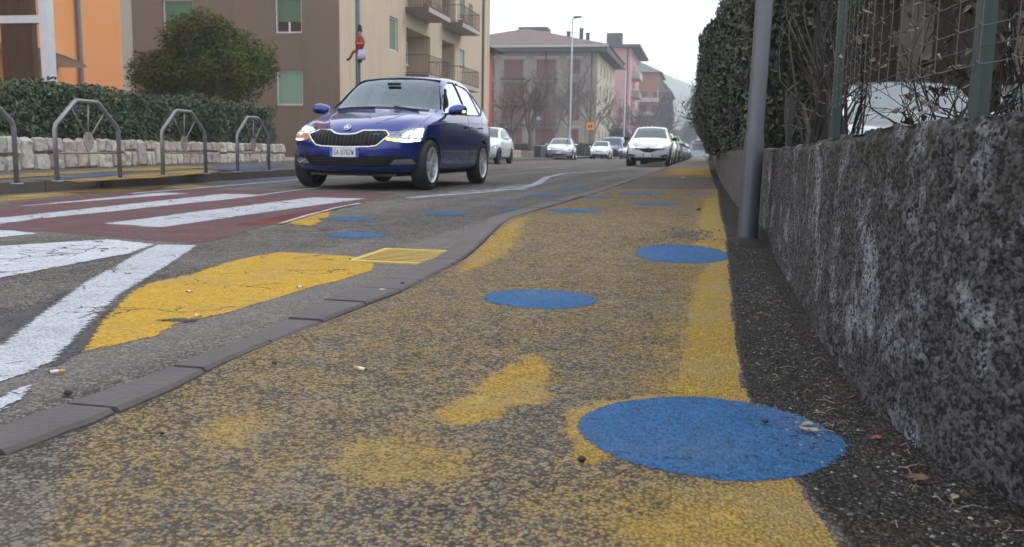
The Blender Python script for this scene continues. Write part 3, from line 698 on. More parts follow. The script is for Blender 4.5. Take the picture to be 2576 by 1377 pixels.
def win_x(par, y0, y1, z0, z1, X, shut=.6, ms=None, nm='window', sill=True):
    """window in a wall facing +X at plane X"""
    ms = ms or M_SHUT; t = .07; f = MB(); d = .12
    f.box(X-d, X+.02, y0, y0+t, z0, z1).box(X-d, X+.02, y1-t, y1, z0, z1).box(X-d, X+.02, y0+t, y1-t, z1-t, z1).box(X-d, X+.02, y0+t, y1-t, z0, z0+t)
    w_ = f.obj(nm, M_WHITE, par); zs = z1-t-(z1-z0-2*t)*shut
    if shut < .98: MB().box(X-.05, X-.03, y0+t, y1-t, z0+t, zs).obj('pane', M_DARKG, w_)
    if shut > .02:
        m_ = MB(); n = int((z1-t-zs)/.09)+1; h = (z1-t-zs)/n
        for k in range(n): m_.box(X-.02, X, y0+t+.003, y1-t-.003, zs+k*h+.008, zs+(k+1)*h)
        m_.obj('shutter', ms, w_)
    if sill: MB().box(X+.001, X+.10, y0-.06, y1+.06, z0-.07, z0).obj('sill', M_SILL, w_)
    return w_
def wall_with_holes_y(mb, x0, x1, z0, z1, Y, holes, th=.3, mi=0, back=True):
    """wall slab facing -Y (front at Y) with rectangular openings"""
    xs = sorted({x0, x1, *[h[0] for h in holes], *[h[1] for h in holes]}); zs = sorted({z0, z1, *[h[2] for h in holes], *[h[3] for h in holes]})
    for i in range(len(xs)-1):
        for j in range(len(zs)-1):
            cx, cz = (xs[i]+xs[i+1])/2, (zs[j]+zs[j+1])/2
            if any(h[0] < cx < h[1] and h[2] < cz < h[3] for h in holes): continue
            mb.add([(xs[i], Y, zs[j]), (xs[i+1], Y, zs[j]), (xs[i+1], Y, zs[j+1]), (xs[i], Y, zs[j+1])], [(0, 1, 2, 3)], mi)
    for h in holes:
        a, b, c, d = h[:4]
        mb.add([(a, Y, c), (b, Y, c), (b, Y, d), (a, Y, d), (a, Y+th, c), (b, Y+th, c), (b, Y+th, d), (a, Y+th, d)], [(0, 4, 5, 1), (1, 5, 6, 2), (2, 6, 7, 3), (3, 7, 4, 0)]+([(4, 7, 6, 5)] if back else []), mi)
def wall_with_holes_x(mb, y0, y1, z0, z1, X, holes, th=.3, mi=0, back=True):
    t = MB(); wall_with_holes_y(t, y0, y1, z0, z1, 0, holes, th, mi, back)
    mb.add([(X-q[1], q[0], q[2]) for q in t.v], t.f, mi)

# --- brown and beige apartment block behind the blue car
BX, BY = -15.19, 36.
T = thing('apartment_block', 'brown and beige apartment block with green shutters and balconies behind the blue car', 'building', (0, 0, 0))
gy = [(-18.14, -16.9, 5.36, 6.86), (-18.14, -16.9, 2.31, 3.81), (-23.5, -22.0, 5.36, 6.86), (-23.5, -22.0, 2.31, 3.81), (-18.14, -16.9, 8.4, 9.9), (-23.5, -22., 8.4, 9.9)]
mb = MB(); wall_with_holes_y(mb, -25.0, BX, -.1, 14.5, BY, gy); mb.box(-25.02, -24.99, BY, 63, -.1, 14.5); mb.obj('end_wall', M_TAN, T)
zf = [2.30, 5.0, 7.75, 10.5]
holes = []
for z in (3.8, 6.9, 10.0): pass
hx = [(42.2, 43.45, 5.36, 6.98), (42.2, 43.45, 2.3, 3.9), (42.2, 43.45, 8.5, 10.1), (55.0, 56.3, 5.65, 6.85), (55.0, 56.3, 2.6, 3.9), (55, 56.3, 8.7, 10), (57.2, 58.3, 8.6, 10.0)]
lg = [(44.7, 48.9, z, z+2.45) for z in (1.55, 4.32, 7.55)]+[(51.2, 54.0, z, z+2.4) for z in (1.7, 4.55, 7.75)]
mb = MB(); wall_with_holes_x(mb, BY+.001, 63.2, -.1, 14.5, BX, [h+(0,) for h in hx])
# loggias: deeper recesses
mb2 = MB(); wall_with_holes_x(mb2, BY+.001, 63.2, -.1, 14.5, BX, hx+lg, .3)
fs = mb2; 
mb3 = MB(); wall_with_holes_x(mb3, BY+.001, 63.2, -.1, 14.5, BX, hx+[], .3)
side = MB(); wall_with_holes_x(side, BY+.001, 63.2, -.1, 14.5, BX, hx+lg, .3, back=False)
for (a, b, c, d) in lg: side.add([(BX-1.4, a, c), (BX-1.4, b, c), (BX-1.4, b, d), (BX-1.4, a, d)], [(0, 1, 2, 3)]); side.box(BX-1.4, BX-.301, a-.2, a-.001, c, d); side.box(BX-1.4, BX-.301, b+.001, b+.2, c, d); side.box(BX-1.4, BX-.301, a, b, c-.2, c-.001); side.box(BX-1.4, BX-.301, a, b, d+.001, d+.2)
side.obj('street_wall', M_BEI, T)
MB().box(-25, BX, 63.2, 63.21, -.1, 14.5).obj('rear_wall', M_BEI, T)
MB().box(-25.4, BX+.5, BY-.5, 63.7, 14.5, 14.8).obj('roof', M_SLAB, T)
for i, h in enumerate(gy): win_y(T, h[0], h[1], h[2], h[3], BY+.12, [.70, 1., 1., 1., 1., .6][i], M_SHUTL if i in (1, 3) else M_SHUT)
for i, h in enumerate(hx): win_x(T, h[0], h[1], h[2], h[3], BX-.12, 1. if i != 3 else .9, M_SHUTL if i in (3, 4) else M_SHUT)
for (a, b, c, d) in lg:
    win_x(T, a+.25, a+1.25, c+.1, d-.25, BX-1.25, 1., M_SHUT, 'balcony_door', False)
    win_x(T, b-1.3, b-.3, c+.9, d-.3, BX-1.25, .4, M_SHUTL)
def balcony(y0, y1, z, out=1.2, pots=0, flat=False):
    s_ = MB().box(BX+.002, BX+out, y0, y1, z-.24, z).obj('balcony', M_SLAB, T)
    MB().box(BX+.002, BX+out+.004, y0-.012, y0-.002, z-.24, z+.02).obj('slab_edge', M_SLABD, s_)
    r = MB(); e = .04; X1 = BX+out-e; ht = 1.02
    bar(r, (BX, y0+e, z+ht), (X1, y0+e, z+ht), .022); bar(r, (X1, y0+e, z+ht), (X1, y1-e, z+ht), .022); bar(r, (X1, y1-e, z+ht), (BX, y1-e, z+ht), .022)
    bar(r, (X1, y0+e, z+.1), (X1, y1-e, z+.1), .018); bar(r, (BX, y0+e, z+.1), (X1, y0+e, z+.1), .018); bar(r, (BX, y1-e, z+.1), (X1, y1-e, z+.1), .018)
    def post(x, y): r.tube([(x, y, z), (x+.0, y, z+.3), (x+.03, y, z+.55), (x, y, z+.8), (x, y, z+ht)], .011, 4)
    n = int((y1-y0)/.15)
    for k in range(n+1): post(X1, y0+e+(y1-y0-2*e)*k/n)
    for k in range(1, 8): post(BX+out*k/8, y0+e); post(BX+out*k/8, y1-e)
    r.obj('railing', M_RAIL, s_)
    rr = random.Random(int(y0*7+z))
    for k in range(pots):
        y = rr.uniform(y0+.3, y1-.3); p_ = MB(); p_.lathe([(.0, z), (.10, z), (.14, z+.22), (.12, z+.22), (0, z+.2)], 8, c=(X1-.25, y, 0)); p_.obj('flower_pot', M_POT, s_)
        lf = leafcloud([(X1-.25+rr.gauss(0, .09), y+rr.gauss(0, .12), z+.3+abs(rr.gauss(0, .16))) for _ in range(60)], .06, rr.randint(0, 99))
        lf_o = lf.obj('pot_plant', M_DRYV, s_, recalc=False); setlv(lf_o, lf)
M_POT = plain('terracotta', (.28, .12, .07), .8)
M_DRYV = m_leaf('pot plant', (.05, .035, .03), (.16, .10, .09))
M_LAUR = m_leaf('laurel leaf', (.016, .030, .014), (.075, .105, .052), .42, .35); M_IVY = m_leaf('ivy leaf', (.012, .018, .010), (.065, .072, .046), .45, .35)
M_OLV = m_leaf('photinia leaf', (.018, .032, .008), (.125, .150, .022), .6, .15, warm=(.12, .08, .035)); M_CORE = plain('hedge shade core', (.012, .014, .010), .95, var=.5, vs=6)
M_BARK = plain('bark', (.075, .062, .055), .9, var=.4, vs=12, bmp=.6); M_BARKD = plain('dark bark', (.028, .022, .020), .9, var=.5, vs=25, bmp=.6)
def leafcloud(pts, size, seed=0, nrm=None, asp=.5, droop=0., jit=.35):
    """many small folded leaves (two quads each)"""
    r = np.random.RandomState(seed); P = np.asarray(pts, float); n = len(P)
    d = r.normal(size=(n, 3)); 
    if nrm is not None: d = d*jit+np.asarray(nrm)
    d /= np.linalg.norm(d, axis=1)[:, None]+1e-9
    t = r.normal(size=(n, 3)); t[:, 2] -= droop; t -= (t*d).sum(1)[:, None]*d; t /= np.linalg.norm(t, axis=1)[:, None]+1e-9
    b = np.cross(d, t); s = size*(.6+.8*r.rand(n, 1)); wv = s*asp
    A = P-t*s*.5; Bq = P+t*s*.5; L = P-b*wv*.5+d*s*.10; R = P+b*wv*.5+d*s*.10
    M1 = P+t*s*.05
    V = np.stack([A, L, Bq, R], 1).reshape(-1, 3)
    m_ = MB(); m_.v = V.tolist(); I = np.arange(n)*4
    m_.f = [t_ for i in I.tolist() for t_ in ((i, i+1, i+2), (i, i+2, i+3))]; m_.m = [0]*len(m_.f)
    cl_ = fbm(P*1.9/max(size*8, .3), 2, seed+3); m_.lv = np.repeat(np.clip((cl_-.5)*1.4+.32+.5*(r.rand(n)-.35), 0, 1), 4)
    return m_
def setlv(o, m_):
    a = o.data.attributes.new('lv', 'FLOAT', 'POINT'); v = m_.lv
    if len(v) < len(o.data.vertices): v = np.r_[v, np.full(len(o.data.vertices)-len(v), .3)]
    a.data.foreach_set('value', v.astype(np.float32)); return o
balcony(44.6, 48.6, 7.75, 1.25, 6); balcony(51.2, 55.4, 7.9, 1.25, 3); balcony(44.6, 48.6, 4.35, 1.25); balcony(51.2, 55.4, 4.4, 1.25); balcony(44.6, 48.6, 1.5, 1.25); balcony(51.2, 55.4, 1.5, 1.25)
MB().tube([(BX+.07, 61., 0), (BX+.07, 61., 14.5)], .09, 8).obj('downpipe', M_RAIL, T)

# --- cream block glimpsed between orange and brown buildings
T = thing('apartment_block', 'narrow cream block with small white windows between the orange and brown buildings', 'building')
mb = MB(); M_CRM = m_render('cream render', (.40, .37, .30), .05, .3)
hz = [(x, x+1.25, z, z+1.5) for x in (-34.4, -31.0) for z in (2.2, 5.3, 8.5, 11.6)]
wall_with_holes_y(mb, -40, -28, 0, 15, 45, hz); mb.box(-28.01, -28, 45, 52, 0, 15); mb.obj('wall', M_CRM, T)
MB().box(-40.3, -27.6, 44.6, 52, 15, 15.3).obj('roof', M_SLAB, T)
for i, h in enumerate(hz): win_y(T, *h, 45.1, [.3, 1., .2, .4][i % 4], plain('white blind', (.55, .57, .62), .6))
# --- orange building with pale steel-framed glazed stair tower
OY = 24.
M_ORA = m_render('orange render', (.60, .27, .115), .09, .3); M_STL = plain('pale steel frame', (.52, .55, .58), .4, metal=.2)
T = thing('orange_building', 'orange rendered building with grey downpipe at the far left', 'building')
OX = -17.06
mb = MB(); mb.box(-34, OX, 9, OY, .2, 12); mb.obj('wall', M_ORA, T)
MB().box(-34.4, OX+.4, 8.7, OY+.3, 12, 12.3).obj('roof', M_SLAB, T)
q = AX(195, 100, OX); MB().tube([(OX+.08, q.y, .2), (OX+.08, q.y, 12)], .06, 8).obj('downpipe', plain('grey pipe', (.16, .17, .19), .5), T)
c_ = MB(); q = AX(205, 178, OX); z0 = q.z
for dz in (0, .05): c_.grid(np.array([[[OX+.003+v*.9, q.y-.9-u*2.6, z0+.28-.28*(1-u)**2.2+dz] for v in (0, .5, 1)] for u in np.linspace(0, 1, 10)]))
c_.obj('canopy', M_WHITE, T)
T = thing('glazed_tower', 'glass and pale steel framed stair tower in front of the orange building', 'building')
GYp = 15.; qx = AY(122, 150, GYp).x
f = MB(); f.box(qx-.09, qx+.09, GYp-.09, GYp+.09, .2, 9)
for x in (qx-2.2, qx-4.4): f.box(x-.07, x+.07, GYp-.07, GYp+.07, .2, 9)
zb = AY(60, 50, GYp).z
for z in (zb, zb+2.6): f.box(qx-4.4, qx-.091, GYp-.07, GYp+.07, z-.07, z+.07)
f.obj('frame', M_STL, T)
MB().add([(qx-4.4, GYp+.1, .2), (qx-.1, GYp+.1, .2), (qx-.1, GYp+.1, 9), (qx-4.4, GYp+.1, 9)], [(0, 1, 2, 3)]).obj('glass', m_glass('tower glass', (.80, .84, .86), .9), T)
cl_ = MB()
for px in (15, 45, 75): 
    x = AY(px, 150, GYp+1.5).x; cl_.box(x-.09, x+.09, GYp+1.5, GYp+1.65, .2, 9)
cl_.obj('column', M_BARKD, T)
MB().box(qx-4.4, qx-.3, GYp+1.8, GYp+1.9, .3, 1.75).obj('panel', plain('stair panel', (.10, .11, .12), .5), T)

# --- far block with hip roof
def hiproof(mb, x0, x1, y0, y1, z, h, ov=.9, inset=None):
    a, b, c, d = x0-ov, x1+ov, y0-ov, y1+ov; i = inset or min(b-a, d-c)/2*.98
    if (b-a) < (d-c): r0, r1 = ((a+b)/2, c+i), ((a+b)/2, d-i)
    else: r0, r1 = (a+i, (c+d)/2), (b-i, (c+d)/2)
    vs = [(a, c, z), (b, c, z), (b, d, z), (a, d, z), (r0[0], r0[1], z+h), (r1[0], r1[1], z+h)]
    fs = [(0, 1, 5, 4) if (b-a) >= (d-c) else (0, 1, 4), (1, 2, 5) if (b-a) >= (d-c) else (1, 2, 5, 4), (2, 3, 4, 5) if (b-a) >= (d-c) else (2, 3, 5), (3, 0, 4) if (b-a) >= (d-c) else (3, 0, 4, 5), (3, 2, 1, 0)]
    mb.add(vs, fs)
M_GRYB = m_render('grey brown render', (.25, .225, .19), .08, .4, .15); M_CRB = m_render('cream side', (.42, .38, .30), .06, .3, .15)
M_TILE = plain('roof tile', (.125, .088, .080), .85, var=.25, vs=1.2, bmp=.4); M_REDS = plain('red shutter', (.12, .05, .05), .7); M_DTRIM = plain('dark eaves', (.06, .05, .05), .8); M_LTRIM = plain('pale trim', (.36, .34, .32), .8)
T = thing('apartment_block', 'grey four storey block with tiled hip roof and reddish shutters beyond the street lamp', 'building')
AX0, AX1, AY0, AY1 = -38., -14.6, 125., 150.
mb = MB(); hl = []
for z in (10.95, 7.75, 4.55, 1.35):
    for (x, wv, dr) in ((-30.6, 1.1, 0), (-27.9, 2.8, 1), (-23.2, 2.8, 1), (-18.6, 1.6, 0)): hl.append((x, x+wv, z-.2 if dr else z+.4, z+2.35, dr))
wall_with_holes_y(mb, AX0, AX1, 0, 14.3, AY0, hl); mb.obj('front_wall', M_GRYB, T)
mb = MB(); hs = [(y, y+1.3, z+.5, z+2.2) for z in (10.95, 7.75, 4.55, 1.35) for y in (129, 133.5, 138, 143)]
wall_with_holes_x(mb, AY0+.001, AY1, 0, 14.3, AX1, hs); mb.obj('side_wall', M_CRB, T)
for h in hl:
    w_ = MB().box(h[0], h[1], AY0+.08, AY0+.12, h[2], h[3]).obj('window', M_REDS, T)
    if h[4]:
        b_ = MB().box(h[0]-.3, h[1]+.3, AY0-1.1, AY0-.002, h[2]-.2, h[2]).obj('balcony', M_DTRIM, T)
        r = MB(); 
        for k in range(18): x = h[0]-.25+(h[1]-h[0]+.5)*k/17; r.box(x-.02, x+.02, AY0-1.08, AY0-1.05, h[2], h[2]+1)
        r.box(h[0]-.3, h[1]+.3, AY0-1.09, AY0-1.04, h[2]+.96, h[2]+1.03); r.obj('railing', M_RAIL, b_)
    MB().box(h[0]-.35, h[1]+.35, AY0-.12, AY0-.002, h[3]+.25, h[3]+.45).obj('lintel', M_LTRIM, w_)
for h in hs: MB().box(AX1-.12, AX1-.08, h[0], h[1], h[2], h[3]).obj('window', M_DTRIM, T)
mb = MB(); hiproof(mb, AX0, AX1, AY0, AY1, 15.2, 3.4, 1.6, 9); rf = mb.obj('roof', M_TILE, T)
MB().box(AX0-.8, AX1+1.4, AY0-1.4, AY1+1.2, 14.3, 15.19).obj('eaves', M_DTRIM, T)
MB().box(AX0-.9, AX1+1.62, AY0-1.62, AY0-1.41, 14.85, 15.18).obj('gutter', M_LTRIM, T)
for x, y, h in ((-19.6, 130.5, 2.2), (-17.8, 131, 2.9), (-16.9, 131.3, 2.0)):
    cm = MB().box(x-.25, x+.25, y-.25, y+.25, 15.6, 16.2+h*.7); cm.box(x-.33, x+.33, y-.33, y+.33, 16.2+h*.7, 16.3+h*.7); cm.obj('chimney', M_DTRIM, rf)
MB().box(-27.6, -23.2, 133, 136, 16.8, 18.9).obj('dormer', M_DTRIM, rf)
MB().box(-24, -22.8, 130.5, 132, 16.2, 17.9).obj('dormer', M_LTRIM, rf)
for x in (-29.4, -21.9): MB().tube([(x, AY0-.1, 0), (x, AY0-.1, 14.3)], .08, 6).obj('downpipe', M_DTRIM, T)
MB().tube([(-15.4, AY0-.1, 0), (-15.4, AY0-.1, 14.3)], .1, 6).obj('downpipe', M_DTRIM, T)
# --- red building peeping past the beige block
T = thing('red_building', 'sliver of a red building with dark eaves just past the beige block', 'building')
RX = AY(1236, 385, 80).x
MB().box(-30, RX, 70, 80, 0, 9.3).obj('wall', m_render('red render', (.38, .07, .05), .1, .3), T)
mb = MB(); hiproof(mb, -30, RX, 70, 80, 9.3, 1.6, 1.0); mb.obj('roof', M_DTRIM, T)
# --- pink building
M_PNK = m_render('pink render', (.46, .27, .27), .05, .3, .12)
T = thing('pink_building', 'tall pink building with flat dark roof edge behind the grey block', 'building')
px0, px1, py0, py1 = -30., -14.4, 178., 204.
mb = MB(); mb.box(px0, px1, py0, py1, 0, 21.0); mb.obj('wall', M_PNK, T)
MB().box(px0-.8, px1+1.9, py0-1.2, py1+1, 21.0, 21.5).obj('roof', M_DTRIM, T)
MB().box(-19.5, -16.5, 181, 184, 21.5, 24.2).obj('chimney', M_DTRIM, T)
MB().tube([(px1-.5, py0-.12, 0), (px1-.5, py0-.12, 21)], .13, 6).obj('downpipe', M_DTRIM, T)
for z in (4.5, 8.2, 12., 15.8):
    b_ = MB().box(px1+.002, px1+1.5, 183, 193, z-.25, z+1.1).obj('balcony', M_LTRIM if z != 12. else M_GRYB, T)
    for y in (185, 190): MB().box(px1+.001, px1+.03, y, y+1.6, z+1.11, z+2.5).obj('window', M_DTRIM, T)
# --- terracotta stepped block
M_BRK = m_render('terracotta render', (.26, .11, .085), .1, .3, .2)
T = thing('terracotta_block', 'stepped terracotta block with pale balcony bands at the end of the row', 'building')
mb = MB(); mb.box(-24, -11.2, 226, 250, 0, 20.5); mb.box(-12, -8.6, 232, 262, 0, 16.0); mb.obj('wall', M_BRK, T)
mb = MB(); hiproof(mb, -24, -11.2, 226, 250, 20.5, 3.6, .9, 5); hiproof(mb, -13, -8.6, 232, 262, 16, 3.5, .8, 1.2); mb.obj('roof', plain('slate', (.10, .13, .13), .7), T)
for z in (3., 6.4, 9.8, 13.2):
    MB().box(-20, -10.9, 224.6, 225.99, z, z+1.0).obj('balcony', M_LTRIM, T)
    for x in (-19, -15.5, -12.4 ): MB().box(x, x+1.6, 225.9, 225.99, z+1.01, z+2.5).obj('window', M_DTRIM, T)
MB().box(-11.25, -10.95, 224.4, 224.59, 0, 16).obj('pillar', M_LTRIM, T)
# --- pale houses closing the street
rr = random.Random(9)
for i, (x, y, wv, h, lb) in enumerate(((-8.5, 300, 7, 6.5, 'small pale house with gabled roof closing the street at its left end'), (-3., 330, 8, 7.8, 'pale plastered house in the middle of the street end'), (6.5, 345, 9, 8., 'grey white house at the right of the street end'), (-14, 345, 9, 12, 'taller hazy pale house rising over the street end'))):
    T = thing('house', lb, 'house', (x, y, 0))
    MB().box(-wv/2, wv/2, 0, 10, 0, h).obj('wall', m_render('pale render', (.42, .38, .36), .1, .3, .2), T)
    MB().prism([(-wv/2-.5, h), (wv/2+.5, h), (0, h+2.2)], -.5, 10.5, 'y').obj('roof', M_TILE, T)
    for k in range(3):
        for z in np.arange(1, h-1.5, 3): MB().box(-wv/2+.9+k*wv/3.2, -wv/2+1.9+k*wv/3.2, -.02, -.001, z, z+1.4).obj('window', M_DTRIM, T)
# --- dark brown building beyond the fence at the right
T = thing('brown_building', 'dark brown house seen through the fence and twigs at the right', 'building')
M_DBR = m_render('dark brown render', (.036, .026, .021), .15, .4, .4); M_LPK = plain('pale pilaster', (.085, .068, .058), .9)
mb = MB(); hh = [(x, x+1.3, z, z+1.8) for x in (4.6, 7.6, 10.6, 13.6) for z in (1.0, 4.2)]
wall_with_holes_y(mb, 1.9, 22, -.2, 9, 15.5, hh); mb.box(1.9, 1.91, 15.5, 30, -.2, 9); mb.obj('wall', M_DBR, T)
for x in (3.0, 6.4, 9.6, 12.6): MB().box(x, x+.5, 15.38, 15.499, -.2, 3.2).obj('pilaster', M_LPK, T)
MB().box(1.8, 22, 15.2, 15.379, 3.2, 3.45).obj('cornice', M_LPK, T); MB().box(1.5, 22.5, 15, 31, 9, 9.3).obj('roof', M_DTRIM, T)
for h in hh: win_y(T, *h, 15.62, .5, M_RAIL)

# ---- hills
def hill(name, pts, y, depth, col, seed, label=None):
    """long ridge: crest height by x, with real slopes front and back"""
    xs = np.linspace(pts[0][0], pts[-1][0], 90); hz_ = np.interp(xs, [p[0] for p in pts], [p[1] for p in pts])
    rows = []
    for v in np.linspace(0, 1, 24):
        pr = math.sin(math.pi*v)**.8 if 0 < v < 1 else 0
        yy_ = y+depth*(v-.5)
        z_ = hz_*pr*(.86+.28*fbm(np.c_[xs/260, np.full_like(xs, yy_/260), xs*0], 4, seed))
        rows.append(np.stack([xs, np.full_like(xs, yy_), z_-2], 1))
    mb = MB(); mb.grid(np.array(rows)); return tag(mb.obj(name, col, smooth=True), kind='structure')
M_HILL = plain('wooded hillside', (.05, .065, .045), .95, var=.5, vs=.02)
hill('hill', [(-1000, 66), (-530, 99), (-220, 116), (-100, 108), (-50, 94), (0, 76), (100, 54), (290, 54), (570, 44), (1000, 33)], 1100, 420, M_HILL, 4)
hill('hill', [(-600, 20), (-160, 30), (-60, 34), (0, 26), (80, 22), (300, 30), (700, 40)], 600, 240, M_HILL, 8)

# ================================================================ LEFT STONE WALL AND HEDGE
def stone_wall(name, label, path, z0, h, seed, y0, y1, mt, th=.35):
    """two rough courses of irregular blocks laid in mortar; path gives x by y"""
    r = random.Random(seed); T = thing(name, label, 'wall'); y = y0; n_ = 0
    mo = MB(); q = np.arange(y0, y1+.5, .5)
    mo.grid(np.array([[[path(a)-.025, a, z0-.1], [path(a)-.025, a, z0+h-.03], [path(a)-th, a, z0+h-.03], [path(a)-th, a, z0-.1]] for a in q])); mo.obj('mortar', plain('mortar', (.15, .13, .115), .95), T)
    def block(a, b, c, d):
        bm = bmesh.new(); nx_, nz_ = 12, 8; g_ = r.uniform(.004, .010); P = []
        sd = r.randint(0, 999)
        for j in range(nz_+1):
            for i in range(nx_+1):
                u, v = i/nx_*2-1, j/nz_*2-1
                ru, rv = math.copysign(abs(u)**.9, u), math.copysign(abs(v)**.9, v)
                e = max(abs(u), abs(v)); k = 1-.08*(abs(u)*abs(v))**2
                yy_ = (a+b)/2+ru*((b-a)/2-g_)*k; zz = (c+d)/2+rv*((d-c)/2-g_)*k
                bu = .030*(1-e**14)
                P.append((yy_, zz, bu))
        P = np.array(P); nn = fbm(np.c_[P[:, :2]*9, np.full(len(P), sd)], 3, 1)-.5; n2 = fbm(np.c_[P[:, :2]*4, np.full(len(P), sd+5.)], 2, 2)-.5
        edge = P[:, 2] > .001
        P[:, 0] += n2*.05; P[:, 1] += np.roll(n2, 3)*.035
        V = np.c_[[path(t_) for t_ in P[:, 0]]+np.where(edge, P[:, 2]+nn*.075, -.03), P[:, 0], P[:, 1]]
        m_ = MB(); m_.grid(V.reshape(nz_+1, nx_+1, 3)); return m_
    k = 0
    while y < y1:
        if r.random() < .22: l = r.uniform(.28, .5); bl = [(y, y+l, z0-.03, z0+h)]; y += l
        else:
            l = r.uniform(.40, .80); s_ = z0+h*r.uniform(.42, .6); bl = []
            for (lo, hi) in ((z0-.03, s_), (s_, z0+h)):
                if l > .45: c = y+l*r.uniform(.4, .6); bl += [(y, c, lo, hi), (c, y+l, lo, hi)]
                else: bl += [(y, y+l, lo, hi)]
            y += l
        for b in bl:
            if n_ < 99: block(*b).obj('stone_block', [M_ST1, M_ST2, M_ST3][r.choice([0, 0, 1, 2])], T); n_ += 1
            else:
                pass
        k += 1
    return T
M_ST1 = plain('pale limestone', (.45, .42, .375), .85, var=.22, vs=9, bmp=.8); M_ST2 = plain('pink limestone', (.37, .315, .28), .85, var=.25, vs=8, bmp=.8); M_ST3 = plain('grey limestone', (.34, .315, .30), .85, var=.25, vs=8, bmp=.8)
stone_wall('stone_wall', 'low wall of pale irregular stone blocks under the clipped hedge at the left', swl, .13, .48, 5, 9.6, 23, None)
mb = MB(); mb.box(-9.5, -8.75, 5, 9.59, 0, .6); tag(mb.obj('stone_wall', M_ST1), 'plain end of the pale stone wall outside the left edge', 'wall')
def hedge_run(name, label, path, y0, y1, z0, ztop, dep, size, dens, mt, seed, topn=.12, cat='hedge', core=True, over=None, grp=None):
    """clipped hedge: front face at path(y), leaves over front, top and rear"""
    r = np.random.RandomState(seed); T = thing(name, label, cat, group=grp)
    L_ = y1-y0; zt = lambda y: ztop(y) if callable(ztop) else ztop+y*0
    def bul(y, z): return (fbm(np.c_[y*1.1, z*1.6, y*0+seed], 3, seed)-.5)*.5*min(1, dep)+ (over(y, z) if over else 0)
    hm = float(np.mean(zt(np.linspace(y0, y1, 9))))-z0
    n1 = int(L_*hm*dens); y = y0+r.rand(n1)*L_; z = z0+r.rand(n1)*(zt(y)+(fbm(np.c_[y*2.2, y*0, y*0], 3, seed+2)-.5)*topn*2-z0)
    dp = r.rand(n1)**2*.16
    Pf = np.c_[path(y)+bul(y, z)-dp*np.sign(dep), y, z]; Nf = np.tile([1., -.35, .45], (n1, 1))*np.array([np.sign(dep), 1, 1])
    n2 = int(L_*abs(dep)*dens*.8); y = y0+r.rand(n2)*L_; u = r.rand(n2)
    z = zt(y)+(fbm(np.c_[y*2.2, u*2, y*0], 3, seed+2)-.5)*topn*2+(-.10*(np.abs(u-.5)*2)**4)+r.rand(n2)**3*topn*.8
    Pt = np.c_[path(y)+bul(y, z)-u*dep, y, z]; Nt = np.tile([.1, -.2, 1.], (n2, 1))
    n3 = int(abs(dep)*hm*dens); u = r.rand(n3); z = z0+r.rand(n3)*(zt(np.full(n3, y0))-z0)
    Pe = np.c_[path(np.full(n3, y0))-u*dep+bul(np.full(n3, y0), z), y0-.03+r.rand(n3)*.1, z]; Ne = np.tile([0, -1., .3], (n3, 1))
    P = np.concatenate([Pf, Pt, Pe]); Nn = np.concatenate([Nf, Nt, Ne])
    m_ = leafcloud(P, size, seed, Nn, .48, .2, .75); o = m_.obj('foliage', mt, T, recalc=False); setlv(o, m_)
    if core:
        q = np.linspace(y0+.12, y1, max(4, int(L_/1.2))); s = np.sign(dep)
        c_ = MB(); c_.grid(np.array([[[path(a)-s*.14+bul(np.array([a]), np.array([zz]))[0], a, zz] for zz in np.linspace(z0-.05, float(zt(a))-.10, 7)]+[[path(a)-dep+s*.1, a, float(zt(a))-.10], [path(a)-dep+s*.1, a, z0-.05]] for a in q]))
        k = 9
        c_.f.append(tuple(range(k))); c_.m.append(0); c_.obj('shade_core', M_CORE, T)  # near-black filler, its colour stands for the shade between the leaves
    return T
HT = zip(*[(Y_, AY(a_, b_, Y_).z-.03) for a_, b_, Y_ in ((0, 207, 10.46), (200, 217, 12.45), (400, 241, 15.9), (600, 262, 20.), (750, 276, 23.))]); HT = [list(q) for q in HT]
def lht(y): return np.interp(y, HT[0], HT[1])
hedge_run('laurel_hedge', 'dark green clipped laurel hedge on top of the pale stone wall', lambda y: swl(y)-.10, 7.6, 23, .58, lht, .9, .085, 620, M_LAUR, 21)

# ivy covered hedge at the right, beyond the pole
ivx = lambda y: np.interp(y, [6.8, 8, 12, 18, 24, 27], [.42, .38, .30, .16, .10, .30])
ivt = lambda y: np.interp(y, [6.5, 7.2, 9, 12, 18, 22, 25, 27], [1.9, 2.1, 2.15, 2.35, 2.7, 2.5, 1.9, 1.2])
hedge_run('ivy_hedge', 'tall dark ivy-clad hedge rising above the concrete wall beyond the steel pole', ivx, 6.9, 27, .55, ivt, -.62, .06, 900, M_IVY, 31, .12, 'hedge', True, lambda y, z: -.16*sst(.5, 1.6, z)+.14*sst(1.8, 3.6, z)*0-.10*sst(.6, 1.2, z)*(y > 14))
hedge_run('ivy_hedge', 'far continuation of the green hedge along the right pavement', lambda y: np.interp(y, [27, 60], [.65, 1.1]), 27.5, 60, .3, 1.7, -1.0, .16, 70, M_LAUR, 33, .3)

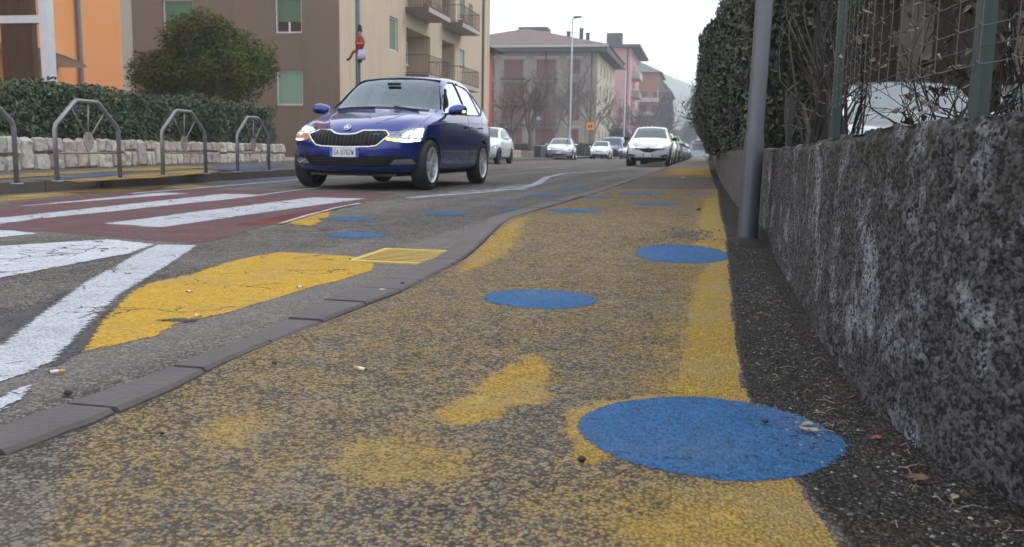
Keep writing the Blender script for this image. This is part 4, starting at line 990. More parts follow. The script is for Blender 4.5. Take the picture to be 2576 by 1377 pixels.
# ---------------------------------------------------------------- trees
BOUND = [None]
def branch_tree(mb, p, d, ln, r, depth, rnd, spread=.5, up=.15, nseg=3, kids=3, shrink=.72, tips=None, sides=5, minr=.004):
    pts = [Vector(p)]; d = Vector(d).normalized()
    for i in range(nseg):
        d = (d+Vector((rnd.gauss(0, .16), rnd.gauss(0, .16), rnd.gauss(0, .10)+up*.35))).normalized(); pts.append(pts[-1]+d*ln/nseg)
        if BOUND[0] and not BOUND[0](pts[-1]):
            pts.pop(); break
    if len(pts) < 2: return
    nseg = len(pts)-1
    rs = [max(minr, r*(1-.35*i/nseg)) for i in range(nseg+1)]
    mb.tube(pts, rs, sides, cap=False)
    if depth == 0:
        if tips is not None: tips.append(pts[-1]); tips.append(pts[-2])
        return
    for k in range(kids):
        a = rnd.uniform(0, 6.28); sp = spread*rnd.uniform(.6, 1.3)
        u = d.orthogonal().normalized(); v = d.cross(u)
        nd = (d*math.cos(sp)+(u*math.cos(a)+v*math.sin(a))*math.sin(sp)).normalized()
        st = pts[-1] if k == 0 else pts[rnd.randint(max(1, nseg-2), nseg)]
        branch_tree(mb, st, nd, ln*shrink*rnd.uniform(.8, 1.15), r*.62, depth-1, rnd, spread, up, nseg, kids, shrink, tips, max(3, sides-1), minr)
def crown_tree(name, label, x, y, z0, ht, cz, rx, ry, rz_, n, size, mt, seed, trunk=.12, cat='tree', grp=None, lobes=14, asp=.45):
    T = thing(name, label, cat, (x, y, z0), group=grp); rnd = random.Random(seed); r = np.random.RandomState(seed)
    mb = MB(); tips = []
    mb.tube([(0, 0, -.1), (.03, 0, ht*.15), (-.03, .03, ht*.32)], [trunk*1.3, trunk, trunk*.85], 8)
    for k in range(4):
        a = k*1.57+rnd.uniform(-.4, .4); branch_tree(mb, (-.03, .03, ht*.30), (math.cos(a)*.7, math.sin(a)*.7, 1), ht*.28, trunk*.55, 3, rnd, .5, .1, 3, 2, .72, tips)
    mb.obj('trunk', M_BARK, T, smooth=True)
    C_ = []; 
    for k in range(lobes):
        v = r.normal(size=3); v /= np.linalg.norm(v); v[2] = v[2]*.9; rr_ = .30+.42*r.rand()
        C_.append((v*np.array([rx, ry, rz_])*rr_*1.0+np.array([0, 0, cz]), .36+.22*r.rand()))
    P, Nn = [], []
    per = n//lobes
    for c, s in C_:
        v = r.normal(size=(per, 3)); v /= np.linalg.norm(v, axis=1)[:, None]; q = (r.rand(per, 1)**.35)*(1+.35*(fbm(v*2.2+c, 3, seed)[:, None]-.5)*2)
        P.append(c+v*q*np.array([rx, ry, rz_])*s); Nn.append(v+np.array([0, 0, .4]))
    P = np.concatenate(P); Nn = np.concatenate(Nn)
    k = fbm(P*2.6/max(rx, .5), 3, seed+7) > .32; P, Nn = P[k], Nn[k]
    m_ = leafcloud(P, size, seed, Nn, asp, .3, .8); o = m_.obj('crown', mt, T, recalc=False); setlv(o, m_)
    return T
c0 = AY(510, 155, 27.5)
crown_tree('photinia_tree', 'round evergreen tree with yellow-green and reddish leaves in front of the brown end wall', c0.x, 27.5, .3, 3.8, c0.z-.42, 2.35, 2.1, 1.62, 52000, .12, M_OLV, 5, .13, lobes=26)
M_FAR1 = m_leaf('far evergreen', (.03, .045, .025), (.085, .11, .055)); M_FAR2 = m_leaf('far cedar', (.022, .04, .035), (.06, .085, .07))
q = AY(1745, 300, 62.); crown_tree('evergreen_tree', 'green tree leaning out beyond the ivy hedge above the far pavement', q.x+1.3, 62, 0, 6.5, 3.9, 2.3, 2.6, 2.4, 9000, .2, M_FAR1, 15, .16)
crown_tree('evergreen_tree', 'second smaller green tree farther along the right pavement', 1.5, 85, 0, 7, 4.8, 2.6, 2.6, 2.9, 6000, .25, M_FAR1, 16, .16)
q = AY(1565, 330, 95); crown_tree('round_shrub', 'dark rounded evergreen shrub beside the blue van', q.x, 95, 0, 3.2, 1.7, 2.0, 2.0, 1.9, 9000, .18, M_FAR2, 17, .12, 'shrub')
q = AY(1672, 300, 205); crown_tree('cedar_tree', 'dark blue-green conifer in front of the terracotta block', q.x, 205, 0, 15, 8, 2.4, 3.0, 7.5, 9000, .45, M_FAR2, 18, .25)
q = AY(1735, 320, 280); crown_tree('evergreen_tree', 'hazy tree in front of the pale houses at the street end', q.x, 280, 0, 12, 7, 3, 3, 4.5, 5000, .5, M_FAR2, 19, .25)
def bare_tree(label, x, y, ht, r, seed, kids=3, depth=5, spread=.42, name='bare_tree', mt=None, z=0, lean=(0, 0), grp='bare winter trees', minr=.012, shrink=.74, up=.2):
    T = thing(name, label, 'tree', (x, y, z), group=grp); rnd = random.Random(seed); mb = MB()
    mb.tube([(0, 0, -.2), (lean[0]*.5, lean[1]*.5, ht*.18), (lean[0], lean[1], ht*.3)], [r*1.25, r, r*.85], 8)
    mb.obj('trunk', mt or M_BARK, T, smooth=True); mb = MB()
    for k in range(kids+1):
        a = k*6.28/(kids+1)+rnd.uniform(-.4, .4); branch_tree(mb, (lean[0], lean[1], ht*rnd.uniform(.25, .3)), (math.cos(a)*.55, math.sin(a)*.55, 1), ht*.26, r*.6, depth-1, rnd, spread, up, 3, kids, shrink, None, 5, minr)
    mb.obj('crown', mt or M_BARK, T); return T
M_BTW = plain('winter twigs', (.13, .11, .10), .9, var=.2)
for (px, Y, ht, r, sd, lb) in ((1290, 84, 7.2, .16, 1, 'pruned bare tree nearest the beige block'), (1335, 80, 7.5, .26, 2, 'thick-trunked pollarded tree behind the parked silver cars'), (1430, 108, 11.5, .2, 3, 'tall bare tree spreading behind the street lamp'), (1490, 112, 10, .18, 4, 'bare tree in front of the grey block corner'), (1395, 116, 9, .16, 5, 'slender bare tree between the pollard and the lamp'), (1625, 150, 9, .2, 6, 'purplish bare tree in front of the pink building'), (1650, 165, 9.5, .2, 7, 'purplish bare tree by the terracotta block'), (1590, 140, 7.5, .2, 8, 'low bare tree beside the dark round shrub'), (1545, 128, 8, .16, 9, 'bare tree at the corner of the pink building'), (1255, 92, 6.5, .14, 10, 'small bare tree right behind the white hatchback')):
    q = AY(px, 380, Y); bare_tree(lb, q.x, Y, ht, r, sd, 3, 5, .45, mt=M_BTW, minr=.018 if Y < 100 else .024)

# hedges, walls and bins beyond the cars at the left
def boxhedge(label, x0, x1, y0, y1, z1, seed):
    T = thing('low_hedge', label, 'hedge'); r = np.random.RandomState(seed); n = int((x1-x0)*z1*110)+int((x1-x0)*(y1-y0)*60)+int((y1-y0)*z1*110)
    k = r.rand(n); x = x0+r.rand(n)*(x1-x0); y = np.where(k < .5, y0, y0+r.rand(n)*(y1-y0)); z = np.where(k < .5, r.rand(n)*z1, z1-.02); sd_ = k > .8
    x = np.where(sd_, x1, x); z = np.where(sd_, r.rand(n)*z1, z); P = np.c_[x, y, z]+r.normal(size=(n, 3))*.05
    m_ = leafcloud(P, .14, seed); o = m_.obj('foliage', M_HG, T, recalc=False); setlv(o, m_)
    MB().box(x0+.08, x1-.08, y0+.08, y1-.08, -.1, z1-.08).obj('shade_core', M_HGC, T)  # dark inner box painting the shade inside the privet
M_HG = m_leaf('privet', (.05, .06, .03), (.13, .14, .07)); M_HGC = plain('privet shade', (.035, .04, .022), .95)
boxhedge('long clipped privet hedge in front of the grey block, left part', -24, -15.6, 92, 93.2, 1.35, 1)
boxhedge('clipped privet hedge between street lamp and blue van', -15.2, -10.2, 96, 97.2, 1.5, 2)
boxhedge('low dark privet hedge behind the white hatchback', -15.5, -11.8, 52, 53.4, 1.2, 3)
T2 = stone_wall('stone_wall', 'second pale stone wall beyond the beige block behind the parked cars', lambda y: -11.6+0*y-(y-46)*.02, .1, .5, 8, 42, 66, None)
# ================================================================ FENCE ON THE NEAR WALL
M_FPOST = plain('green powder-coated steel', (.016, .036, .032), .45, var=.2, vs=15); M_WIRE = plain('weathered fence wire', (.085, .085, .075), .5, metal=.4, var=.5, vs=40)
F = thing('wire_fence', 'green wire mesh fence with T-section posts standing on the rough wall', 'fence')
fx = lambda y: wbx(y)+.085
for i, (y, zt_) in enumerate(((1.73, 1.08), (3.34, 1.06), (5.05, .83), (.1, 1.08))):
    x = float(fx(y)); z0 = float(np.interp(y, [a for a, b in WT], [b for a, b in WT]))-.02
    p_ = MB(); p_.box(x-.004, x+.024, y-.002, y+.003, z0, zt_); p_.box(x-.007, x-.0041, y-.016, y+.016, z0, zt_); p_.box(x-.0072, x+.002, y-.0175, y-.0161, z0, zt_)
    p_.obj('post', M_FPOST, F)
mb = MB(); zs_ = [.685, .718, .745, .80, .86, .92, .98, 1.04]
yv = np.arange(.0, 3.32, .10); 
fxm = lambda y: float(fx(y))-.012
for j, z in enumerate(zs_):
    if j == 1: continue
    pts = []
    for y in yv:
        sg = .5*math.sin(y*2+z*30)*.006
        pts += [(fxm(y-.03), y-.03, z+sg), (fxm(y-.008), y-.008, z+.001+sg), (fxm(y)-.004, y, z+.008+sg), (fxm(y+.008), y+.008, z+.001+sg)]
    mb.tube(pts, .0011, 5)
mb.tube([(fxm(y)+.006, y, .712-.003*math.sin(y*3)) for y in yv], .0013, 5)
for y in yv: mb.tube([(fxm(y)+.001, y, .683), (fxm(y)+.001+.002*math.sin(y*9), y+.004*math.sin(y*30), .86), (fxm(y)+.001, y, 1.04)], .0009, 4)
mb.obj('wire_mesh', M_WIRE, F)
mb = MB()
for j, z in enumerate(zs_[:4]):
    mb.tube([(fxm(y)+.02*math.sin(y*5), y, z-.02*(y-3.3)+.02*math.sin(y*7+j)) for y in np.arange(3.36, 5.0, .08)], .0012, 5)
mb.obj('wire_mesh', M_WIRE, F)
# twiggy climbers behind the fence
M_TW = plain('dry twig', (.055, .045, .038), .9, var=.5, vs=15); M_TWD = plain('dark stems', (.012, .010, .009), .9, var=.5, vs=15)
M_REDL = m_leaf('reddish winter leaf', (.02, .009, .007), (.052, .023, .017)); M_OLL = m_leaf('olive leaf', (.015, .02, .006), (.045, .05, .016))
def shrub(label, x, y, z, ht, seed, n=7, mt=None, leaves=0, lm=None, spread=.5, r=.012, grp='twiggy shrubs behind the fence', depth=4, ls=.022, lean=0.):
    T = thing('twiggy_shrub', label, 'shrub', (x, y, z), group=grp); rnd = random.Random(seed); mb = MB(); tips = []
    BOUND[0] = lambda p: p.x+x > (.46 if x < 1 else .75) and (x/y > .18 or (p.x+x)/(p.y+y) < .172)
    for k in range(n):
        a = rnd.uniform(0, 6.28); branch_tree(mb, (rnd.gauss(0, .06), rnd.gauss(0, .1), -.05), (math.cos(a)*.35+lean, math.sin(a)*.45, 1), ht*.34, r*rnd.uniform(.7, 1.3), depth, rnd, spread, .1, 4, 2, .74, tips, 5, .0014)
    mb.obj('stem', mt or M_TW, T, smooth=True); BOUND[0] = None
    if leaves:
        rnd.shuffle(tips); P = [tuple(t) for t in (tips*4)[:leaves]]; P = np.array(P)+RS.normal(size=(len(P), 3))*.03
        m_ = leafcloud(P, ls, seed, None, .8); o = m_.obj('foliage', lm, T, recalc=False); setlv(o, m_)
    return T
shrub('dense dark climber behind the second fence post', .56, 4.0, .35, 1.5, 1, 8, M_TWD, 0, None, .4, .012)
shrub('pale crooked stems tangled round the second fence post', .55, 4.5, .35, 1.5, 2, 7, M_TW, 60, M_REDL, .5, .007)
shrub('dark upright stems between second and third fence posts', .66, 5.2, .3, 2.0, 3, 9, M_TWD, 200, M_REDL, .4, .011)
shrub('grey tangle right behind the steel pole', .62, 6.0, .3, 2.0, 4, 9, M_TW, 250, M_IVY, .5, .010)
shrub('tangle of stems before the brown building, left of the white car', .85, 7.0, 0, 2.8, 5, 12, M_TWD, 900, M_REDL, .5, .014)
shrub('brown-leaved stems arching high over the white car', 2.9, 9.6, 1.3, 2.6, 6, 10, M_TWD, 900, M_REDL, .5, .014)
shrub('brown-leaved shrub right of the white car', 2.9, 6.4, 0, 3.0, 7, 12, M_TWD, 900, M_REDL, .5, .014)
shrub('brown stems at the far right behind the near post', 1.75, 3.5, .1, 1.9, 8, 12, M_TW, 240, M_REDL, .5, .008)
shrub('leafless grey stems close to the right edge', 1.45, 2.55, .1, 1.7, 9, 9, M_TW, 60, M_OLL, .5, .007)
shrub('small shrub with round olive and red leaves left of the near post', .60, 2.28, .54, .26, 10, 7, M_TWD, 60, M_OLL, .6, .0025, depth=3, ls=.026)
shrub('thin black stems in front of the white car', .60, 2.75, .5, .50, 11, 3, M_TWD, 14, M_REDL, .35, .005, depth=3, ls=.03)
shrub('black twigs crossing the bonnet of the white car', .68, 3.3, .45, .75, 14, 5, M_TWD, 60, M_REDL, .6, .005, depth=4, ls=.03)
shrub('thorny dark twigs between white car and near post', .95, 3.7, .2, 1.4, 15, 6, M_TWD, 160, M_REDL, .6, .007, depth=4, ls=.035)
shrub('single black stem in front of the white car', .66, 2.5, .5, .60, 13, 2, M_TWD, 8, M_REDL, .35, .005, depth=2, ls=.03)
def shrubmass(label, x, y, z, rx, ry, rz_, n, seed, mt):
    BOUND[0] = lambda p: p.x > -rx*.8
    r_ = crown_tree('evergreen_shrub', label, x, y, z, rz_*1.5, rz_, rx, ry, rz_, n, .09, mt, seed, .05, 'shrub', 'dark evergreen shrubs in the yard', 12)
    BOUND[0] = None; return r_
M_DKL = m_leaf('dark shrub leaf', (.006, .007, .005), (.026, .022, .017))
shrubmass('dark evergreen mass behind the steel pole', 0.85, 8.6, 0, .42, 1.2, 2.2, 9000, 41, M_DKL)
shrubmass('dark evergreen mass right of the white car', 4.6, 8.5, 0, 1.5, 1.4, 2.4, 9000, 42, M_DKL)
shrubmass('dark evergreen mass at the far right', 3.4, 4.6, 0, .9, 1.1, 1.9, 6000, 43, M_DKL)
shrubmass('dark high foliage above the white car', 3.4, 11.6, 2.6, 2.0, 1.2, 1.3, 6000, 44, M_DKL)

# ================================================================ STREET FURNITURE
M_POLE = plain('galvanised steel', (.095, .098, .115), .45, metal=.45, var=.18, vs=5)
px, py = .262, 4.86
T = thing('steel_pole', 'grey galvanised steel pole standing on the pavement against the wall', 'pole', (px, py, float(zsw(4.86))))
MB().lathe([(.053, 0), (.052, .50), (.050, .54), (.044, .57), (.042, 4.6), (0, 4.62)], 24).obj('shaft', M_POLE, T, smooth=True)
T.rotation_euler = (0, rad(1.0), 0)
M_TARP = plain('crumbled tar', (.03, .03, .03), .9, var=.5, vs=60, bmp=1)
mb = MB(); mb.lathe([(.12, -.012), (.09, .004), (.055, .012)], 20); mb.obj('collar', M_TARP, T)
# bike hoops
M_HOOP = plain('galvanised hoop', (.19, .195, .205), .42, metal=.5, var=.25, vs=6); M_DISC = plain('grey plate', (.26, .22, .21), .6)
def hoop():
    t = thing('bike_hoop', '', 'bike rack', group='bike hoops along the left kerb'); W2, Hh = .53, .84; r = .024; z1 = .56
    f = MB(); f.tube([(0, -W2, 0), (0, -W2, z1-.03), (0, -W2+.02, z1+.02), (0, -.21, Hh-.02), (0, -.17, Hh), (0, .17, Hh), (0, .21, Hh-.02), (0, W2-.02, z1+.02), (0, W2, z1-.03), (0, W2, 0)], r, 12); f.obj('frame', M_HOOP, t, smooth=True)
    MB().tube([(0, -W2, .29), (0, W2, .29)], .011, 8).obj('crossbar', M_HOOP, t, True)
    c = (0, 0, .43)
    for a in ((0, -.28, .80), (0, .33, .77), (0, .02, .83)): MB().tube([c, a], .008, 6).obj('spoke', M_HOOP, t, True)
    d = MB(); vs = []
    for i in range(28):
        a = 2*math.pi*i/28; y, z = .085*math.cos(a), .105*math.sin(a)
        if z < 0: y *= 1-.35*(-z/.105)
        vs.append((y, .41+z))
    d.prism(vs, -.006, .006, 'x'); d.obj('plate', M_DISC, t)
    for s_ in (-1, 1): MB().lathe([(.0, 0), (.06, 0), (.055, .008), (0.03, .01)], 16, c=(0, s_*W2, 0)).obj('base_flange', M_HOOP, t)
    return t
hp = hoop()
hs_ = [((153, 455), (302, 450), 'nearest and largest steel bike hoop before the hedge'), ((412, 443), (521, 436), 'middle steel bike hoop before the hedge'), ((598, 433), (680, 430), 'farthest steel bike hoop, next to the blue car'), ((-140, 472), (8, 463), 'bike hoop cut off by the left edge of the picture')]
for i, (a, b, lb) in enumerate(hs_):
    o = hp if i == 0 else copy_tree(hp)
    a = G((a[0]+b[0])/2, (a[1]+b[1])/2, .13); o.location = (a[0], a[1], .13); o.rotation_euler = (0, 0, rad(1.5)); o['label'] = lb
# lamp post behind the car with hanging doll
T = thing('lamp_post', 'blue-grey lamp post rising behind the blue car, doll tied to it', 'street lamp', (-7.98, 20, .12))
MB().lathe([(.085, 0), (.075, .9), (.062, 1.0), (.05, 6.8), (0, 6.82)], 16).obj('pole', M_POLE, T, True)
MB().tube([(0, 0, 6.8), (.6, 0, 7.05)], .04, 8).obj('arm', M_POLE, T); MB().box(.5, 1.1, -.12, .12, 7.0, 7.12).obj('lamp_head', M_POLE, T)
q = AY(910, 100, 20.)
M_DRED = plain('doll red cloth', (.24, .035, .04), .9, var=.4, vs=20); M_DHAT = plain('doll dark hat', (.02, .02, .03), .9); M_DWH = plain('doll pale skirt', (.48, .48, .60), .9, var=.3, vs=20); M_DORG = plain('doll orange', (.5, .18, .08), .9); M_DFACE = plain('doll face', (.55, .38, .30), .8)
D = thing('rag_doll', 'rag doll in red clothes and dark hat tied to the lamp post', 'doll', (-7.90, 19.92, AY(910, 105, 20.).z-.02), rad(20)); D.scale = (.8,)*3
b_ = MB(); b_.lathe([(0, -.26), (.07, -.25), (.10, -.12), (.12, 0), (.09, .12), (.045, .19), (0, .20)], 12); b_.tube([(.06, 0, .14), (.12, -.03, -.02), (.09, -.10, -.14)], [.035, .032, .026], 8); b_.tube([(-.06, 0, .14), (-.11, -.03, -.02), (-.08, -.1, -.14)], [.035, .032, .026], 8); b_.tube([(-.05, 0, -.22), (-.20, -.03, -.30), (-.30, -.04, -.50)], [.05, .042, .032], 8); b_.tube([(.05, 0, -.22), (.05, -.05, -.4), (.03, -.04, -.56)], [.05, .04, .03], 8)
b_.obj('body', M_DRED, D, True)
MB().lathe([(0, .19), (.03, .2), (.06, .25), (.062, .29), (.04, .34), (0, .35)], 14).obj('head', M_DFACE, D, True)
MB().lathe([(.085, .29), (.075, .31), (.065, .33), (.058, .44), (.03, .49), (0, .495)], 14).obj('hat', M_DHAT, D, True)
MB().lathe([(.10, -.22), (.13, -.36), (.12, -.50), (.10, -.50), (.07, -.24)], 12, c=(.04, 0, 0)).obj('skirt', M_DWH, D, True)
MB().tube([(-.30, -.04, -.50), (-.38, -.06, -.53)], [.035, .03], 8).obj('shoe', M_DHAT, D); MB().tube([(.03, -.04, -.56), (.0, -.12, -.58)], [.035, .03], 8).obj('shoe', M_DHAT, D)
MB().lathe([(.122, -.02), (.126, -.05), (.11, -.08)], 14).obj('sash', M_DORG, D)
# far street lamps
for px_, Y, yt, lb, dx in ((1432, 62., 45, 'tall pale street lamp in front of the grey block', 1), (1568, 85., 175, 'shorter street lamp in front of the pink building', -1)):
    b = AY(px_, 385, Y); tp = AY(px_+8, yt, Y); T = thing('street_lamp', lb, 'street lamp', (b.x, Y, 0), group='street lamps along the street')
    MB().lathe([(.12, 0), (.10, 1.6), (.075, 1.8), (.045, tp.z), (0, tp.z+.02)], 12).obj('pole', plain('pale pole', (.36, .40, .43), .5, metal=.2), T, True)
    MB().tube([(0, 0, tp.z-.05), (.15*dx, 0, tp.z+.05)], .035, 8).obj('arm', M_POLE, T)
    h = MB(); h.prism([(.1*dx, -.05), (.62*dx, .02), (.62*dx, .08), (.1*dx, .10)], -.14, .14, 'y'); o = h.obj('lamp_head', M_POLE, T); o.location.z = tp.z
# orange work sign, slim posts, bins, traffic light
q = AY(1485, 318, 90.)
T = thing('road_sign', 'square orange sign with black symbol on a post by the hedge', 'road sign', (q.x, 90, 0))
MB().box(-.36, .36, -.02, .02, q.z-.38, q.z+.38).obj('panel', plain('orange sign', (.75, .30, .03), .5), T); MB().tube([(-.5, .04, 0), (-.5, .04, q.z+.4)], .03, 6).obj('post', M_POLE, T)
s_ = MB(); s_.box(-.2, -.1, -.03, -.021, q.z-.2, q.z+.12).box(-.05, .2, -.03, -.021, q.z-.02, q.z+.1).box(.08, .16, -.03, -.021, q.z-.2, q.z-.021); s_.obj('symbol', M_DHAT, T)
for px_, Y, yt, lb in ((1353, 66, 285, 'slim post with small round sign left of the lamp'), (1369, 68, 283, 'slim bare sign post next to the round sign')):
    b = AY(px_, 385, Y); tp = AY(px_, yt, Y); T = thing('sign_post', lb, 'sign post', (b.x, Y, 0)); MB().tube([(0, 0, 0), (0, 0, tp.z)], .035, 8).obj('post', M_POLE, T)
    if yt == 285: MB().lathe([(0, -.02), (.15, -.02), (.15, .0), (0, 0)], 20, 'y', (0, -.04, tp.z-.4)).obj('disc', plain('sign disc', (.35, .42, .55), .5), T)
def wheelie(x, y, lb, col):
    T = thing('wheelie_bin', lb, 'bin', (x, y, .1), rad(10)); T.scale = (.8, .8, .8); m_ = plain(lb[:14], col, .5)
    b = MB(); b.add([(-.25, -.22, .06), (.25, -.22, .06), (.25, .24, .06), (-.25, .24, .06), (-.29, -.30, .95), (.29, -.30, .95), (.29, .30, .95), (-.29, .30, .95)], [(0, 1, 2, 3), (4, 5, 6, 7), (0, 1, 5, 4), (1, 2, 6, 5), (2, 3, 7, 6), (3, 0, 4, 7)]); b.obj('bin_body', m_, T)
    MB().prism([(-.34, .952), (.33, .952), (.33, 1.0), (0, 1.05), (-.34, .99)], -.31, .31, 'x').obj('lid', m_, T)
    for s2 in (-1, 1): MB().lathe([(0, -.025), (.1, -.025), (.1, .025), (0, .025)], 14, 'x', (s2*.27, .24, .1)).obj('wheel', M_DHAT, T)
q = AY(1352, 370, 58.); wheelie(q.x, 58, 'dark green wheelie bin behind the white hatchback', (.02, .06, .045)); q = AY(1366, 370, 59.); wheelie(q.x, 59, 'grey wheelie bin beside the green one', (.20, .21, .23))
q = AY(1583, 353, 130.)
T = thing('traffic_light', 'traffic light showing red far down the street', 'traffic light', (q.x, 130, 0))
MB().tube([(0, 0, 0), (0, 0, q.z+.5)], .06, 8).obj('pole', M_DTRIM, T); MB().box(-.18, .18, -.3, -.07, q.z-.75, q.z+.3).obj('housing', M_DHAT, T)
MB().lathe([(0, -.36), (.13, -.33), (.15, -.301)], 16, 'y', (0, 0, q.z)).obj('red_lamp', emit('red lamp', (1, .05, .04), 14), T)
for zz in (-.3, -.6): MB().lathe([(0, -.33), (.11, -.31), (.12, -.301)], 14, 'y', (0, 0, q.z+zz+.03)).obj('unlit_lamp', M_DTRIM, T)
# ================================================================ CARS
M_TYRE = plain('tyre rubber', (.018, .018, .019), .8, var=.3, vs=20); M_RIM = plain('alloy rim', (.62, .63, .66), .35, metal=.45, var=.1); M_RIMD = plain('rim depth', (.03, .03, .03), .7)
M_CHR = plain('chrome', (.72, .74, .77), .12, metal=.95, var=.03); M_BLKP = plain('black plastic', (.009, .009, .010), .6, spec=.25); M_SEAM = plain('panel gap', (.004, .004, .005), .9)
M_WIN = plain('tinted car glass', (.03, .05, .055), .04, spec=.6); M_GLS = m_glass('car glass', (.36, .46, .52), .9); M_LENS = m_glass('lamp lens', (.85, .87, .9), .8); M_GLS2 = m_glass('side car glass', (.5, .56, .56), 3.)
M_INT = plain('cabin fabric', (.03, .03, .034), .85); M_REFL = plain('lamp reflector', (.40, .41, .43), .3, metal=.6); M_PLW = plain('plate white', (.60, .62, .64), .5, var=.05); M_PLB = plain('plate blue', (.02, .07, .45), .5); M_PLT = plain('plate letters', (.02, .02, .025), .6)
M_LIT = emit('lit headlamp', (1, .94, .84), 9.); M_LIT2 = emit('lit lamp unit', (1, .95, .85), 1.6); M_AMB = emit('lit amber indicator', (1, .48, .06), 7.)
M_TAIL = plain('tail lamp', (.25, .01, .01), .2, coat=1)

TOP = [(-1.76, 1.385), (-1.58, 1.425), (-1.2, 1.455), (-.75, 1.467), (-.3, 1.462), (-.02, 1.43), (.2, 1.345), (.45, 1.215), (.70, 1.08), (.90, .985), (1.1, .948), (1.4, .90), (1.65, .845), (1.80, .785), (1.88, .715)]
REARX = [(.2, -1.86), (.3, -1.93), (.5, -1.985), (.75, -1.985), (.95, -1.95), (1.1, -1.89), (1.385, -1.76)]
FRONTX = [(.16, 1.80), (.24, 1.90), (.36, 1.955), (.50, 1.965), (.62, 1.95), (.715, 1.88)]
BELT = [(-1.72, .96), (-1., .945), (.9, .885), (1.3, .83), (1.7, .74), (1.88, .67)]
WROW = [(.16, .76), (.22, .815), (.36, .85), (.52, .862), (.66, .864), (.80, .856), (.90, .84), (.96, .826)]
WTOP = [(-1.72, .53), (-1.2, .57), (-.3, .60), (.0, .60), (.45, .66), (.8, .735), (1.1, .745), (1.5, .70), (1.8, .62), (1.88, .57)]
def L1(t, x): return float(np.interp(x, [p[0] for p in t], [p[1] for p in t]))
def car_pt(c, xi, f, side=None, b=None, inset=0.):
    """c: shape table; xi: station; f: 0..1 height row (side) ; b: -1..1 across (top)"""
    tp, bt = c['top'], c['belt']; zt = L1(tp, xi); zb = c.get('zb', .18)
    zbelt = min(L1(bt, xi), zt-.03)
    x0, x1 = tp[0][0], tp[-1][0]; wf = float(sst(x1-.95, x1, xi)); wr = float(sst(x0+.75, x0, xi))
    if f <= .6: z = zb+(zbelt-zb)*(f/.6)
    else: z = zbelt+(zt-c.get('drop', .035)-zbelt)*((f-.6)/.4)
    def shift(z):
        return (L1(c['front'], z)-x1)*wf+(L1(c['rear'], z)-x0)*wr
    wrow = L1(c['wrow'], min(z, .96)) if f <= .6 else None
    wt = L1(c['wtop'], xi); wb = L1(c['wrow'], min(zbelt, .96))
    if f <= .6: wd = wrow
    else:
        u = (f-.6)/.4; wd = wb+(wt-wb)*(u**1.15)
    pl = 1-c.get('pf', .10)*wf**2-.05*wr**2
    return z, wd*pl, shift, wf, wr, zt
def car_lattice(c, nb=10, inset=0.):
    xs = [p[0] for p in c['top']]; rows = c.get('rows', [0, .08, .2, .32, .44, .54, .6, .68, .84, 1.])
    V = {}; vs = []; fs = []
    def vert(key, co):
        if key not in V: V[key] = len(vs); vs.append(co)
        return V[key]
    nx, nr = len(xs), len(rows)
    bs = [-1, -.86, -.6, -.3, 0, .3, .6, .86, 1]
    pk, pkr, cw_ = c.get('nose', .30), c.get('tailc', .12), c.get('cowl', .10)
    def P(i, r, b):
        xi = xs[i]; f = rows[r]; z, wd, sh, wf, wr, zt = car_pt(c, xi, f)
        ab = abs(b)
        if r == nr-1: z = z+c.get('drop', .035)*(1-ab**2.2)+ (c.get('crease', .014)*math.exp(-((ab-.45)/.16)**2) if xi > .95 else 0)
        x = xi+sh(z if r < nr-1 else zt) - pk*ab**2.6*wf + pkr*ab**2.5*wr - cw_*ab**2*math.exp(-((xi-.75)/.5)**2)
        if r == 0: z += .03*(1-0)
        return (x, wd*b, z)
    for i in range(nx):
        for r in range(nr):
            for b in bs:
                if i in (0, nx-1) or r in (0, nr-1) or abs(b) == 1: vert((i, r, b), P(i, r, b))
    def q(a, b_, c_, d): fs.append((V[a], V[b_], V[c_], V[d]))
    for i in range(nx-1):
        for r in range(nr-1):
            for s in (-1, 1): q((i, r, s), (i+1, r, s), (i+1, r+1, s), (i, r+1, s))
        for k in range(len(bs)-1):
            for r in (0, nr-1): q((i, r, bs[k]), (i+1, r, bs[k]), (i+1, r, bs[k+1]), (i, r, bs[k+1]))
    for r in range(nr-1):
        for k in range(len(bs)-1):
            for i in (0, nx-1): q((i, r, bs[k]), (i, r+1, bs[k]), (i, r+1, bs[k+1]), (i, r, bs[k+1]))
    mb = MB(); mb.add(vs, fs); return mb
def cutter(mb, mt):
    o = mb.obj('cut', mt); return o
def prism_window(poly, axis, h0, h1): mb = MB(); mb.prism(poly, h0, h1, axis); return mb
